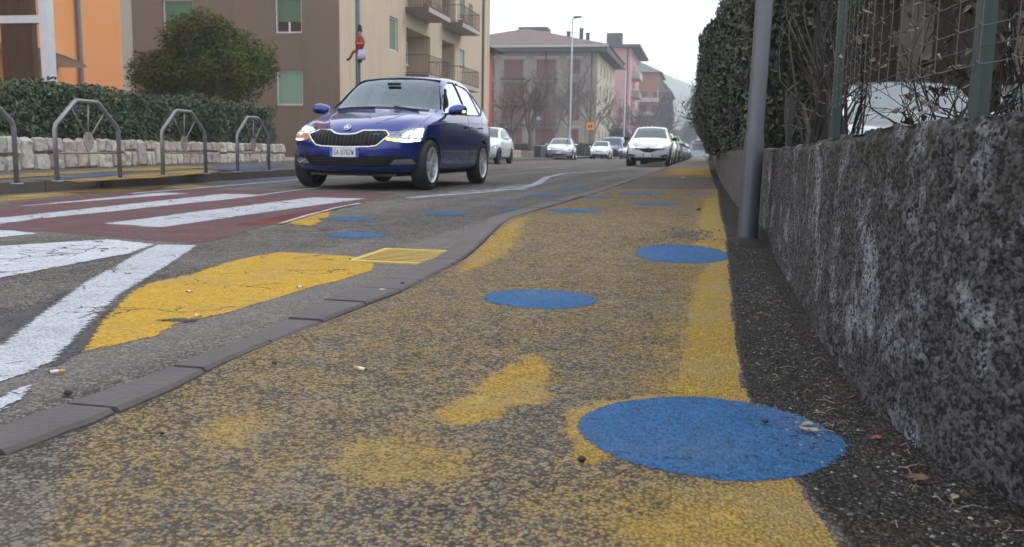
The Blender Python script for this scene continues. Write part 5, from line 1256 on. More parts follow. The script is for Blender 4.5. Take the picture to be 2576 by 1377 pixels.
class Car:
    def __init__(s, name, label, shape, paint, loc, rz, scale=(1, 1, 1), group=None, cat='car', sub=2):
        s.T = thing(name, label, cat, loc, rz, group); s.sc = scale; s.shape = shape; s.paint = paint
        o = car_lattice(shape).obj('body', paint, s.T, True); o.modifiers.new('s', 'SUBSURF').levels = sub; o.modifiers['s'].render_levels = sub
        s.body = bake(o); me = s.body.data
        me.polygons.foreach_set('use_smooth', [True]*len(me.polygons))
        s.bvh = BVHTree.FromPolygons([v.co.copy() for v in me.vertices], [tuple(p.vertices) for p in me.polygons])
        s.T.scale = scale
    def cut(s, cutters):
        tmp = []
        for mb, mt in cutters:
            c_ = mb.obj('cut', mt); tmp.append(c_); c_.matrix_world = s.T.matrix_world if False else Matrix(); 
        s.body.parent = None
        for c_ in tmp:
            m = s.body.modifiers.new('b', 'BOOLEAN'); m.object = c_; m.operation = 'DIFFERENCE'; m.solver = 'EXACT'; m.material_mode = 'TRANSFER'
        bake(s.body); s.body.parent = s.T
        for c_ in tmp:
            me = c_.data; bpy.data.objects.remove(c_); bpy.data.meshes.remove(me)
    def hit(s, u, v, axis, off):
        if axis == 'f': o, d = Vector((4, u, v)), Vector((-1, 0, 0))
        elif axis == 'r': o, d = Vector((-4, u, v)), Vector((1, 0, 0))
        elif axis == 'l': o, d = Vector((u, 3, v)), Vector((0, -1, 0))
        elif axis == 't': o, d = Vector((u, v, 4)), Vector((0, 0, -1))
        else: o, d = Vector((u, -3, v)), Vector((0, 1, 0))
        p, n, _, _ = s.bvh.ray_cast(o, d)
        if p is None: p, n, _, _ = s.bvh.find_nearest(o+d*3.2)
        if n.dot(d) > 0: n = -n
        return p+n*off
    def patch(s, name, mt, bot, top, axis, off=.004, n=14, m=6, parent=None, thick=0):
        def rs(pl, k):
            pl = [Vector(p) for p in pl]; t = np.cumsum([0]+[(pl[i+1]-pl[i]).length for i in range(len(pl)-1)]); t = t/t[-1]
            return [(float(np.interp(a, t, [p.x for p in pl])), float(np.interp(a, t, [p.y for p in pl]))) for a in np.linspace(0, 1, k)]
        B, T_ = rs(bot, n), rs(top, n)
        A = np.array([[list(s.hit(B[i][0]*(1-w_)+T_[i][0]*w_, B[i][1]*(1-w_)+T_[i][1]*w_, axis, off)) for i in range(n)] for w_ in np.linspace(0, 1, m)])
        mb = MB(); mb.grid(A); o = mb.obj(name, mt, parent or s.T, True, recalc=False); return o
    def strip(s, name, mt, pts, axis, wd=.006, off=.0015, parent=None, dens=.04):
        """tube laid along the skin (panel gaps, chrome)"""
        P = []
        for i in range(len(pts)-1):
            a, b = Vector(pts[i]), Vector(pts[i+1]); k = max(1, int((b-a).length/dens))
            for j in range(k): P.append(a.lerp(b, j/k))
        P.append(Vector(pts[-1])); mb = MB(); mb.tube([s.hit(p.x, p.y, axis, off) for p in P], wd/2, 6)
        return mb.obj(name, mt, parent or s.T, True)
def wheel(par, x, y, r, w_, s, mt_rim, spokes=5):
    """built round its own hub: tyre with rounded shoulders, dished rim, spokes"""
    W_ = thing('wheel', None, None); del_keys(W_); W_.parent = par; W_.location = (x, y, r)
    rr = r-.085
    MB().lathe([(rr-.01, -w_/2+.01), (rr+.03, -w_/2), (r-.02, -w_/2+.006), (r-.004, -w_/2+.03), (r, 0), (r-.004, w_/2-.03), (r-.02, w_/2-.006), (rr+.03, w_/2), (rr-.01, w_/2-.01)], 40, 'y').obj('tyre', M_TYRE, W_, True)
    f = s*(w_/2-.012); m = MB()
    m.lathe([(rr+.004, f), (rr-.012, f+s*.006), (rr-.022, f-s*.01), (rr-.035, f-s*.09), (rr-.04, -f)], 40, 'y')
    m.lathe([(0, f-s*.005), (.03, f-s*.006), (.055, f-s*.014), (.06, f-s*.05)], 24, 'y')
    for k in range(spokes):
        a = 2*math.pi*k/spokes
        for dv in (-.16, .16):
            pts = []
            for t, wd, dp in ((.045, .020, .012), (.11, .015, .022), (rr-.05, .016, .020), (rr-.018, .020, .008)):
                aa = a+dv*(t/rr)*1.2; pts.append(((t*math.cos(aa), f-s*dp, t*math.sin(aa)), wd))
            for q in range(3):
                (p0, w0), (p1, w1) = pts[q], pts[q+1]; n_ = Vector((-math.sin(a), 0, math.cos(a)))
                A = [Vector(p0)-n_*w0, Vector(p0)+n_*w0, Vector(p1)+n_*w1, Vector(p1)-n_*w1]; Bk = [v-Vector((0, s*.02, 0)) for v in A]
                m.add(A+Bk, [(0, 1, 2, 3), (4, 7, 6, 5), (0, 4, 5, 1), (1, 5, 6, 2), (2, 6, 7, 3), (3, 7, 4, 0)])
    m.obj('rim', mt_rim, W_)
    MB().lathe([(0, f-s*.10), (rr-.02, f-s*.10)], 24, 'y').obj('brake_disc', M_RIMD, W_)
    return W_
def del_keys(o):
    for k in ('label', 'category', 'group'):
        if k in o: del o[k]
HATCH = dict(top=TOP, rear=REARX, front=FRONTX, belt=BELT, wrow=WROW, wtop=WTOP)
def arches(xf, xr, r=.345, yin=.50):
    out = []
    for x in (xf, xr):
        for s in (-1, 1):
            mb = MB(); mb.lathe([(0, yin*s), (r, yin*s), (r, 1.05*s), (0, 1.05*s)], 36, 'y', (x, 0, .31)); out.append((mb, M_BLKP))
    return out

# ---------------- the blue hatchback
M_BLUE = m_carpaint('deep blue car paint', (.004, .021, .195), .45, .12)
C0 = Car('blue_car', 'deep blue hatchback with lit headlights driving towards the camera', HATCH, M_BLUE, (-4.27, 12.36, .0), -math.pi/2-rad(.8), (1.05, 1.05, 1.04))
WX = 1.235
side_a = [(.60, .965), (.10, 1.285), (-.12, 1.36), (-.40, 1.372), (-.40, .985)]
side_b = [(-.47, .988), (-.47, 1.372), (-.85, 1.355), (-1.13, 1.315), (-1.20, 1.005)]
side_c = [(-1.26, 1.01), (-1.20, 1.30), (-1.40, 1.245), (-1.56, 1.10)]
ws_b = [(-.76, .995), (-.4, 1.03), (0, 1.04), (.4, 1.03), (.76, .995)]; ws_t = [(-.565, 1.375), (-.3, 1.405), (0, 1.412), (.3, 1.405), (.565, 1.375)]
rw_b = [(-.58, 1.03), (.58, 1.03)]; rw_t = [(-.48, 1.30), (.48, 1.30)]
cav = dict(HATCH); cav['top'] = [(max(-1.62, a), b-.05) for a, b in TOP if -1.77 < a < .8]; cav['rows'] = [.48, .54, .6, .68, .84, 1.]
cm = MB(); xs_ = [-1.55, -1.2, -.75, -.3, -.02, .2, .45, .66]
A = []
for x in xs_:
    zt = L1(TOP, x)-.055; wt = L1(WTOP, x)-.05; A.append([(x, -.76, .56), (x, -.775, .93), (x, -wt-(.05 if zt < 1.3 else 0)*0, zt-.035), (x, -wt*.5, zt-.008), (x, wt*.5, zt-.008), (x, wt, zt-.035), (x, .775, .93), (x, .76, .56)])
o_ = len(cm.v); k_ = 8
for ring in A: cm.v += ring
for i in range(len(A)-1):
    for j in range(k_): cm.f.append((i*k_+j, i*k_+(j+1) % k_, (i+1)*k_+(j+1) % k_, (i+1)*k_+j)); cm.m.append(0)
cm.f.append(tuple(range(k_))); cm.m.append(0); cm.f.append(tuple((len(A)-1)*k_+j for j in range(k_))); cm.m.append(0)
wsp = MB(); wsp.prism(ws_b+ws_t[::-1], -.06, 1.3, 'x'); 
rwp = MB(); rwp.prism(rw_b+rw_t[::-1], -2.3, -1.45, 'x')
cuts = arches(WX, -WX)+[(cm, M_INT), (wsp, M_BLKP), (rwp, M_BLKP)]
for pl in (side_a, side_b, side_c): m_ = MB(); m_.prism(pl, -1.2, 1.2, 'y'); cuts.append((m_, M_BLKP))
C0.cut(cuts)
body = C0.body
for p_ in body.data.polygons: pass
T = C0.T
def grow(pl, k=1.03):
    cx = sum(p[0] for p in pl)/len(pl); cy = sum(p[1] for p in pl)/len(pl); return [(cx+(a-cx)*k, cy+(b-cy)*k) for a, b in pl]
C0.patch('windscreen', M_GLS, [(a*1.02, b-.012) for a, b in ws_b], [(a*1.02, b+.012) for a, b in ws_t], 'f', -.008, 20, 10)
C0.patch('rear_window', M_GLS, [(-.6, 1.01), (.6, 1.01)], [(-.5, 1.32), (.5, 1.32)], 'r', -.008)
for ax in ('l', 'q'):
    C0.patch('side_window', M_GLS2, [(.62, .955), (.1, .965), (-.42, .972)], [(.62, .97), (.10, 1.30), (-.12, 1.38), (-.42, 1.385)], ax, -.008, 16, 8)
    C0.patch('side_window', M_GLS2, [(-.46, .975), (-1.22, .995)], [(-.46, 1.385), (-.85, 1.37), (-1.15, 1.325)], ax, -.008, 12, 8)
    C0.patch('side_window', M_GLS2, [(-1.25, 1.0), (-1.58, 1.09)], [(-1.19, 1.315), (-1.41, 1.255), (-1.57, 1.11)], ax, -.008, 10, 6)
    # black pillar trims and panel gaps
    C0.patch('pillar_trim', M_BLKP, [(-.405, .985), (-.465, .985)], [(-.405, 1.372), (-.465, 1.372)], ax, .002, 3, 8)
    for pts in ([(.78, .30), (.80, .55), (.72, .86), (.66, .95)], [(-.43, .30), (-.44, .97)], [(-1.0, .36), (-.93, .48), (-1.12, .72), (-1.24, .97)], [(.78, .30), (-.43, .30), (-1.0, .36)]):
        C0.strip('panel_gap', M_SEAM, pts, ax, .007, -.001)
    C0.strip('waist_crease', M_BLUE, [(1.35, .79), (.7, .845), (-.4, .872), (-1.7, .90)], ax, .012, -.002)
    C0.strip('window_seal', M_SEAM, [(.63, .958), (-.4, .978), (-1.22, .998), (-1.58, 1.09)], ax, .014, .0)
    C0.patch('sill_trim', M_BLKP, [(.88, .215), (-.88, .215)], [(.88, .26), (-.88, .26)], ax, .004, 14, 3)
    C0.patch('door_handle_recess', M_SEAM, [(-.30, .79), (-.16, .785)], [(-.30, .825), (-.16, .82)], ax, .001, 5, 3)
    for x in (-.33, -1.08):
        s_ = 1 if ax == 'l' else -1; p0 = C0.hit(x+.10, .815, ax, .022); p1 = C0.hit(x-.09, .825, ax, .022); a0 = C0.hit(x+.12, .815, ax, -.004); a1 = C0.hit(x-.11, .825, ax, -.004)
        MB().tube([a0, p0, (p0+p1)/2+Vector((0, s_*.004, 0)), p1, a1], .011, 8).obj('door_handle', M_BLUE, T, True)
    # mirrors
    s_ = 1 if ax == 'l' else -1
    m_ = MB(); bm = bmesh.new(); bmesh.ops.create_uvsphere(bm, u_segments=24, v_segments=14, radius=1)
    for v in bm.verts:
        c = v.co; c.x = c.x*(.085 if c.x > 0 else .03); c.z = math.copysign(abs(c.z)**.8, c.z)*(.068 if c.z > 0 else .058); c.y = math.copysign(abs(c.y)**.72, c.y)*.125; c.z -= .02*(c.y*s_ < 0)*abs(c.y)/.125
        c += Vector((.50, s_*.955, 1.005))
    me = bpy.data.meshes.new('mirror'); bm.to_mesh(me); bm.free(); me.materials.append(M_BLUE); me.materials.append(M_BLKP)
    for p_ in me.polygons:
        p_.use_smooth = True; p_.material_index = 1 if p_.center.z < .975 else 0
    mi = link('mirror', me, T)
    MB().tube([(.52, s_*.80, .955), (.51, s_*.88, .965), (.50, s_*.93, .975)], [.03, .026, .022], 8, flat=.5).obj('mirror_arm', M_BLKP, mi)
    MB().box(.445, .468, s_*.955-.095, s_*.955+.095, .965, 1.045).obj('mirror_glass', M_CHR, mi)
    bm = bmesh.new(); bmesh.ops.create_uvsphere(bm, u_segments=12, v_segments=8, radius=1)
    for v in bm.verts: v.co = Vector((v.co.x*.018, v.co.y*.026, v.co.z*.014))+Vector((.550, s_*1.045, .985))
    me = bpy.data.meshes.new('indicator'); bm.to_mesh(me); bm.free(); me.materials.append(M_AMB if s_ > 0 else M_LENS); link('indicator', me, mi)
# front fascia
gt = [(-.50, .655), (-.42, .705), (-.20, .700), (-.13, .665), (-.06, .655), (.06, .655), (.13, .665), (.20, .700), (.42, .705), (.50, .655)]
gb = [(-.50, .648), (-.38, .535), (-.30, .520), (0, .512), (.30, .520), (.38, .535), (.50, .648)]
gp = C0.patch('grille', M_BLKP, gb, gt, 'f', .006, 30, 8)
for k in range(19):
    y = -.44+.88*k/18; zt = float(np.interp(y, [a for a, b in gt], [b for a, b in gt]))-.008; zb = float(np.interp(y, [a for a, b in gb], [b for a, b in gb]))+.008
    C0.strip('slat', plain('grille slat', (.03, .03, .033), .4) if k == 0 else bpy.data.materials['grille slat'], [(y, zb), (y, zt)], 'f', .010, .016, gp)
C0.strip('chrome_surround', M_CHR, gt+[(.50, .648)]+gb[::-1]+[(-.5, .655)], 'f', .023, .010, gp)
# headlights
for s_ in (-1, 1):
    hb = [(s_*.47, .615), (s_*.55, .585), (s_*.68, .572), (s_*.80, .60)]; ht = [(s_*.50, .69), (s_*.60, .735), (s_*.70, .752), (s_*.81, .765)]
    hl_ = C0.patch('headlight', M_REFL, hb, ht, 'f', .003, 12, 8)
    C0.patch('lens', M_LENS, hb, ht, 'f', .014, 12, 8, hl_)
    C0.patch('lamp', M_LIT if s_ > 0 else M_LIT2, [(s_*.72, .638), (s_*.79, .645)], [(s_*.725, .728), (s_*.79, .742)], 'f', .009, 8, 6, hl_)
    C0.patch('lamp', M_LIT2, [(s_*.635, .635), (s_*.695, .64)], [(s_*.64, .70), (s_*.695, .72)], 'f', .009, 8, 6, hl_)
    C0.patch('running_light', M_LIT, [(s_*.60, .590), (s_*.70, .582), (s_*.785, .600)], [(s_*.60, .612), (s_*.70, .605), (s_*.785, .620)], 'f', .009, 8, 3, hl_)
    if s_ > 0: C0.patch('indicator', M_AMB, [(s_*.475, .605), (s_*.595, .588)], [(s_*.485, .625), (s_*.595, .612)], 'f', .009, 6, 3, hl_)
    C0.strip('seal', M_SEAM, hb+ht[::-1]+[hb[0]], 'f', .008, .004, hl_)
    fb = [(s_*.50, .315), (s_*.76, .322)]; ft = [(s_*.56, .375), (s_*.73, .385)]
    C0.patch('lower_vent', M_BLKP, [(s_*.46, .295), (s_*.80, .30)], [(s_*.46, .415), (s_*.66, .42), (s_*.80, .36)], 'f', .005, 8, 6)
    fl = C0.patch('fog_light', M_REFL, fb, ft, 'f', .010, 8, 5); C0.patch('lens', M_LENS, fb, ft, 'f', .016, 8, 5, fl)
    C0.patch('chrome_fin', M_BLUE, [(s_*.46, .285), (s_*.82, .295)], [(s_*.46, .303), (s_*.82, .312)], 'f', .016, 10, 3)
it = C0.patch('lower_intake', M_BLKP, [(-.47, .295), (.47, .295)], [(-.47, .415), (.47, .415)], 'f', .006, 16, 6)
for z in (.32, .35, .38): C0.strip('slat', M_RIMD, [(-.45, z), (.45, z)], 'f', .008, .012, it)
C0.patch('radar_cover', M_SEAM, [(-.10, .31), (.10, .31)], [(-.10, .375), (.10, .375)], 'f', .016, 4, 4)
C0.patch('bumper_lip', M_BLKP, [(-.74, .175), (.74, .175)], [(-.80, .215), (.80, .215)], 'f', .006, 20, 4)
C0.strip('bonnet_gap', M_SEAM, [(-.80, .755), (-.50, .722), (-.2, .715), (0, .69), (.2, .715), (.50, .722), (.80, .755)], 'f', .006, -.001)
for s_ in (-1, 1):
    C0.strip('bonnet_gap', M_SEAM, [(1.62, s_*.70), (1.2, s_*.745), (.92, s_*.745)], 't', .006, -.001)
    C0.strip('bonnet_crease', M_BLUE, [(1.70, s_*.30), (1.4, s_*.42), (1.0, s_*.50)], 't', .02, -.004)
    C0.strip('wiper', M_BLKP, [(.86, s_*.55 if s_ > 0 else -.05), (.82, s_*.20 if s_ > 0 else -.58)], 't', .014, .012)
C0.patch('cowl_panel', M_BLKP, [(-.74, .965), (0, 1.0), (.74, .965)], [(-.74, .992), (0, 1.03), (.74, .992)], 'f', .003, 14, 3)
# badge: round chrome ring with a winged arrow form
bc = C0.hit(0, .735, 'f', .012); B_ = MB(); e1 = Vector((0, 1, 0)); e2 = (C0.hit(0, .75, 'f', .012)-C0.hit(0, .72, 'f', .012)).normalized(); 
def ringp(r, k=24): return [bc+e1*math.cos(2*math.pi*i/k)*r+e2*math.sin(2*math.pi*i/k)*r for i in range(k+1)]
B_.tube(ringp(.040), .005, 6); bd = B_.obj('badge', M_CHR, T, True)
w_ = MB(); nn = e1.cross(e2).normalized()
def fl(pl, d=.005):
    a = [bc+e1*x+e2*z+nn*d for x, z in pl]; b = [bc+e1*x+e2*z-nn*.002 for x, z in pl]; n_ = len(pl)
    w_.add(a+b, [tuple(range(n_)), tuple(range(2*n_-1, n_-1, -1))]+[(i, (i+1) % n_, n_+(i+1) % n_, n_+i) for i in range(n_)])
fl([(-.034, -.014), (.012, -.014), (.012, -.024), (.030, -.006), (.012, .008), (.012, -.002), (-.034, -.004)])
fl([(-.020, -.002), (.004, -.002), (.022, .022), (.006, .016), (-.002, .026), (-.008, .010), (-.014, .016)])
w_.obj('emblem', M_CHR, bd); MB().add([bc+nn*-.003+e1*math.cos(2*math.pi*i/24)*.038+e2*math.sin(2*math.pi*i/24)*.038 for i in range(24)], [tuple(range(24))]).obj('disc', M_RIMD, bd)
# number plate with real lettering
SEG = {'G': [[(1, .85), (.75, 1), (.25, 1), (0, .8), (0, .2), (.25, 0), (.75, 0), (1, .2), (1, .45), (.6, .45)]], 'A': [[(0, 0), (.5, 1), (1, 0)], [(.2, .35), (.8, .35)]], '8': [[(.25, .52), (.05, .72), (.2, 1), (.8, 1), (.95, .72), (.75, .52), (.25, .52), (0, .28), (.2, 0), (.8, 0), (1, .28), (.75, .52)]], '7': [[(0, 1), (1, 1), (.35, 0)]], 'Z': [[(0, 1), (1, 1), (0, 0), (1, 0)]], 'W': [[(0, 1), (.25, 0), (.5, .7), (.75, 0), (1, 1)]],
       'I': [[(.5, 0), (.5, 1)]]}
def plate(car, zc, txt, xo=.012, w2=.18, h2=.055, lett=True):
    c = car.hit(0, zc, 'f', xo); t = Vector((c.x+.004, 0, zc)); p_ = MB().box(t.x-.012, t.x, -w2, w2, zc-h2, zc+h2).obj('number_plate', M_PLW, car.T)
    for s in (-1, 1): MB().box(t.x-.010, t.x+.0012, s*w2-(.001 if s > 0 else -.001)*0-(.036 if s > 0 else 0), s*w2+(.036 if s < 0 else 0), zc-h2+.001, zc+h2-.001).obj('blue_band', M_PLB, p_)
    if not lett: return p_
    m_ = MB(); x = -.124; wd = .0235; 
    for ch in txt:
        if ch == ' ': x += .018; continue
        for st in SEG[ch]:
            for (a, b), (a2, b2) in zip(st, st[1:]): m_.tube([(t.x+.0014, x+a*wd, zc-.030+b*.060), (t.x+.0014, x+a2*wd, zc-.030+b2*.060)], .0032, 4)
        x += wd+.0098
    m_.obj('lettering', M_PLT, p_)
    m_ = MB(); m_.tube([(t.x+.0026, -w2+.018, zc-.035), (t.x+.0026, -w2+.018, zc-.012)], .003, 4); m_.obj('country_letter', M_PLW, p_)
    return p_
plate(C0, .452, 'GA 878ZW')
for s_ in (-1, 1):
    for x in (WX, -WX): wheel(T, x, s_*.755, .312, .205, s_, M_RIM)
    C0.patch('tail_lamp', M_TAIL, [(s_*.60, .78), (s_*.80, .78)], [(s_*.60, .94), (s_*.80, .94)], 'r', .005, 6, 5)
MB().tube([(-1.65, 0, 1.40), (-1.72, 0, 1.55)], .004, 5).obj('aerial', M_BLKP, T)
MB().box(-1.7, 1.7, -.55, .55, .17, .20).obj('underbody', M_RIMD, T)
# cabin
def seat_m(y, x=.0):
    m_ = MB(); bm = bmesh.new()
    m_.box(x-.25, x+.25, y-.23, y+.23, .42, .56); m_.prism([(x-.22, .52), (x-.10, .52), (x-.27, 1.10), (x-.36, 1.10)], y-.22, y+.22, 'y'); m_.prism([(x-.33, 1.11), (x-.27, 1.11), (x-.31, 1.27), (x-.37, 1.27)], y-.12, y+.12, 'y')
    o = m_.obj('seat', M_INT, T); b_ = o.modifiers.new('b', 'BEVEL'); b_.width = .025; b_.segments = 3; return bake(o)
for y in (-.36, .36): seat_m(y, -.15)
m_ = MB(); m_.box(-1.2, -.75, -.6, .6, .42, .56).prism([(-1.15, .5), (-1.02, .5), (-1.25, 1.05), (-1.34, 1.05)], -.58, .58, 'y'); 
o = m_.obj('rear_bench', M_INT, T)
for y in (-.38, .38): MB().box(-1.34, -1.26, y-.12, y+.12, 1.06, 1.2).obj('headrest', M_INT, T)
m_ = MB(); m_.prism([(.30, .60), (.30, .88), (.45, .93), (.62, .93), (.70, .60)], -.73, .73, 'y'); m_.obj('dashboard', M_INT, T)
m_ = MB(); c = Vector((.22, .36, .90)); u = Vector((0, 1, 0)); v = Vector((-.45, 0, .89)).normalized(); m_.tube([c+u*math.cos(2*math.pi*i/28)*.18+v*math.sin(2*math.pi*i/28)*.18 for i in range(29)], .013, 8); m_.tube([c-u*.17, c, c+u*.17], .015, 6); m_.tube([c, Vector((.36, .36, .84))], .03, 8); m_.obj('steering_wheel', M_BLKP, T)
MB().box(.27, .29, -.09, .09, 1.30, 1.335).obj('interior_mirror', M_BLKP, T)
# taller glasshouse than the generic shell
def lift(o):
    if o.type == 'MESH' and 'wheel' not in o.name:
        me = o.data; n_ = len(me.vertices); a = np.empty(n_*3, np.float32); me.vertices.foreach_get('co', a); a = a.reshape(-1, 3); zz = a[:, 2]+o.location.z
        a[:, 2] = np.where(zz > .62, zz+(zz-.62)*.03+np.maximum(0, zz-.95)*.085, zz)-o.location.z; me.vertices.foreach_set('co', a.ravel())
    if o.name.startswith('wheel'): return
    for ch in [q for q in COL.objects if q.parent == o]: lift(ch)
lift(C0.T)
# driver: one continuous skinned body, seated, hands on the wheel
def skinned(name, verts, edges, radii, mt, loc, rz, sub=2, scale=1.03):
    me = bpy.data.meshes.new(name); me.from_pydata(verts, edges, []); me.materials.append(mt); o = bpy.data.objects.new(name, me); COL.objects.link(o)
    m = o.modifiers.new('k', 'SKIN'); sv = me.skin_vertices[0].data if me.skin_vertices else None
    if sv is None:
        bm = bmesh.new(); bm.from_mesh(me); bm.verts.layers.skin.verify(); bm.to_mesh(me); bm.free(); sv = me.skin_vertices[0].data
    for i, r in enumerate(radii): sv[i].radius = (r, r) if isinstance(r, (int, float)) else r; sv[i].use_root = (i == 0)
    s = o.modifiers.new('s', 'SUBSURF'); s.levels = sub; bake(o); o.data.polygons.foreach_set('use_smooth', [True]*len(o.data.polygons))
    o.location = loc; o.rotation_euler = (0, 0, rz); o.scale = (scale,)*3; return o
V_, E_, R_ = [], [], []
def jn(p, r, fr=None):
    V_.append(p); R_.append(r)
    if fr is not None: E_.append((fr, len(V_)-1))
    return len(V_)-1
yy0 = .36
pel = jn((-.20, yy0, .64), (.16, .13)); sp_ = jn((-.24, yy0, .82), (.15, .11), pel); ch_ = jn((-.27, yy0, 1.0), (.165, .11), sp_); nk = jn((-.26, yy0, 1.11), .055, ch_); hd0 = jn((-.245, yy0, 1.18), .06, nk); hd1 = jn((-.235, yy0, 1.25), .085, hd0); hd2 = jn((-.24, yy0, 1.325), .07, hd1)
hand_roots = []
for s_ in (-1, 1):
    sh_ = jn((-.27, yy0+s_*.17, 1.03), .06, ch_); el = jn((-.10, yy0+s_*.25, .83), .043, sh_); wr_ = jn((.10, yy0+s_*.19, .90), .028, el); pm = jn((.165, yy0+s_*.185, .925), .03, wr_)
    for k in range(4):
        kn = jn((.195, yy0+s_*(.165+.013*k-.005), .945-.016*k), .0095, pm); t1 = jn((.222, yy0+s_*(.16+.013*k), .93-.016*k), .008, kn); jn((.205, yy0+s_*(.155+.012*k), .912-.015*k), .007, t1)
    th = jn((.165, yy0+s_*.155, .94), .010, pm); jn((.19, yy0+s_*.145, .955), .008, th)
    hp_ = jn((-.12, yy0+s_*.10, .60), .085, pel); kn = jn((.22, yy0+s_*.16, .68), .06, hp_); an = jn((.36, yy0+s_*.14, .60), .045, kn)
DRV = skinned('person', V_, E_, R_, plain('driver clothes', (.045, .045, .06), .9), C0.T.location, C0.T.rotation_euler.z)
DRV['label'] = 'driver in dark clothes sitting at the wheel of the blue car'; DRV['category'] = 'person'
M_SKIN = plain('skin', (.42, .27, .20), .6)
bm = bmesh.new(); bmesh.ops.create_uvsphere(bm, u_segments=28, v_segments=20, radius=1)
for v in bm.verts:
    c = v.co.copy(); x, y, z = c
    X_, Y_, Z_ = x*.095, y*.078*(1-.18*max(0, -z)), z*.125
    if x > 0:
        X_ -= .012*(abs(y) > .5); X_ += .024*math.exp(-((y/.16)**2+((z+.12)/.22)**2))-.010*math.exp(-(((abs(y)-.38)/.18)**2+((z-.08)/.14)**2))+.006*math.exp(-((y/.3)**2+((z+.42)/.07)**2))
    v.co = Vector((X_-.225, Y_+yy0, Z_+1.265))
me = bpy.data.meshes.new('face'); bm.to_mesh(me); bm.free(); me.materials.append(M_SKIN); me.polygons.foreach_set('use_smooth', [True]*len(me.polygons)); hd_o = link('head', me, DRV)
for s_ in (-1, 1):
    MB().lathe([(0, -.004), (.011, 0), (0, .006)], 10, 'x', (-.143, yy0+s_*.030, 1.275)).obj('eye', M_SEAM, hd_o); MB().tube([(-.23, yy0+s_*.078, 1.29), (-.24, yy0+s_*.088, 1.27), (-.23, yy0+s_*.079, 1.24)], .01, 6).obj('ear', M_SKIN, hd_o)
MB().tube([(-.137, yy0-.024, 1.207), (-.130, yy0, 1.205), (-.137, yy0+.024, 1.207)], .004, 6).obj('mouth', plain('lips', (.25, .1, .09), .6), hd_o)
bm = bmesh.new(); bmesh.ops.create_uvsphere(bm, u_segments=24, v_segments=16, radius=1)
for v in bm.verts: v.co = Vector((v.co.x*.103-.236, v.co.y*.086+yy0, v.co.z*.10+1.305+(.0 if v.co.x < .2 else .03)))
for v in [v for v in bm.verts if v.co.z < 1.20]: v.co.z = 1.20
me = bpy.data.meshes.new('hair'); bm.to_mesh(me); bm.free(); me.materials.append(plain('dark hair', (.03, .02, .015), .7)); link('hair', me, DRV)

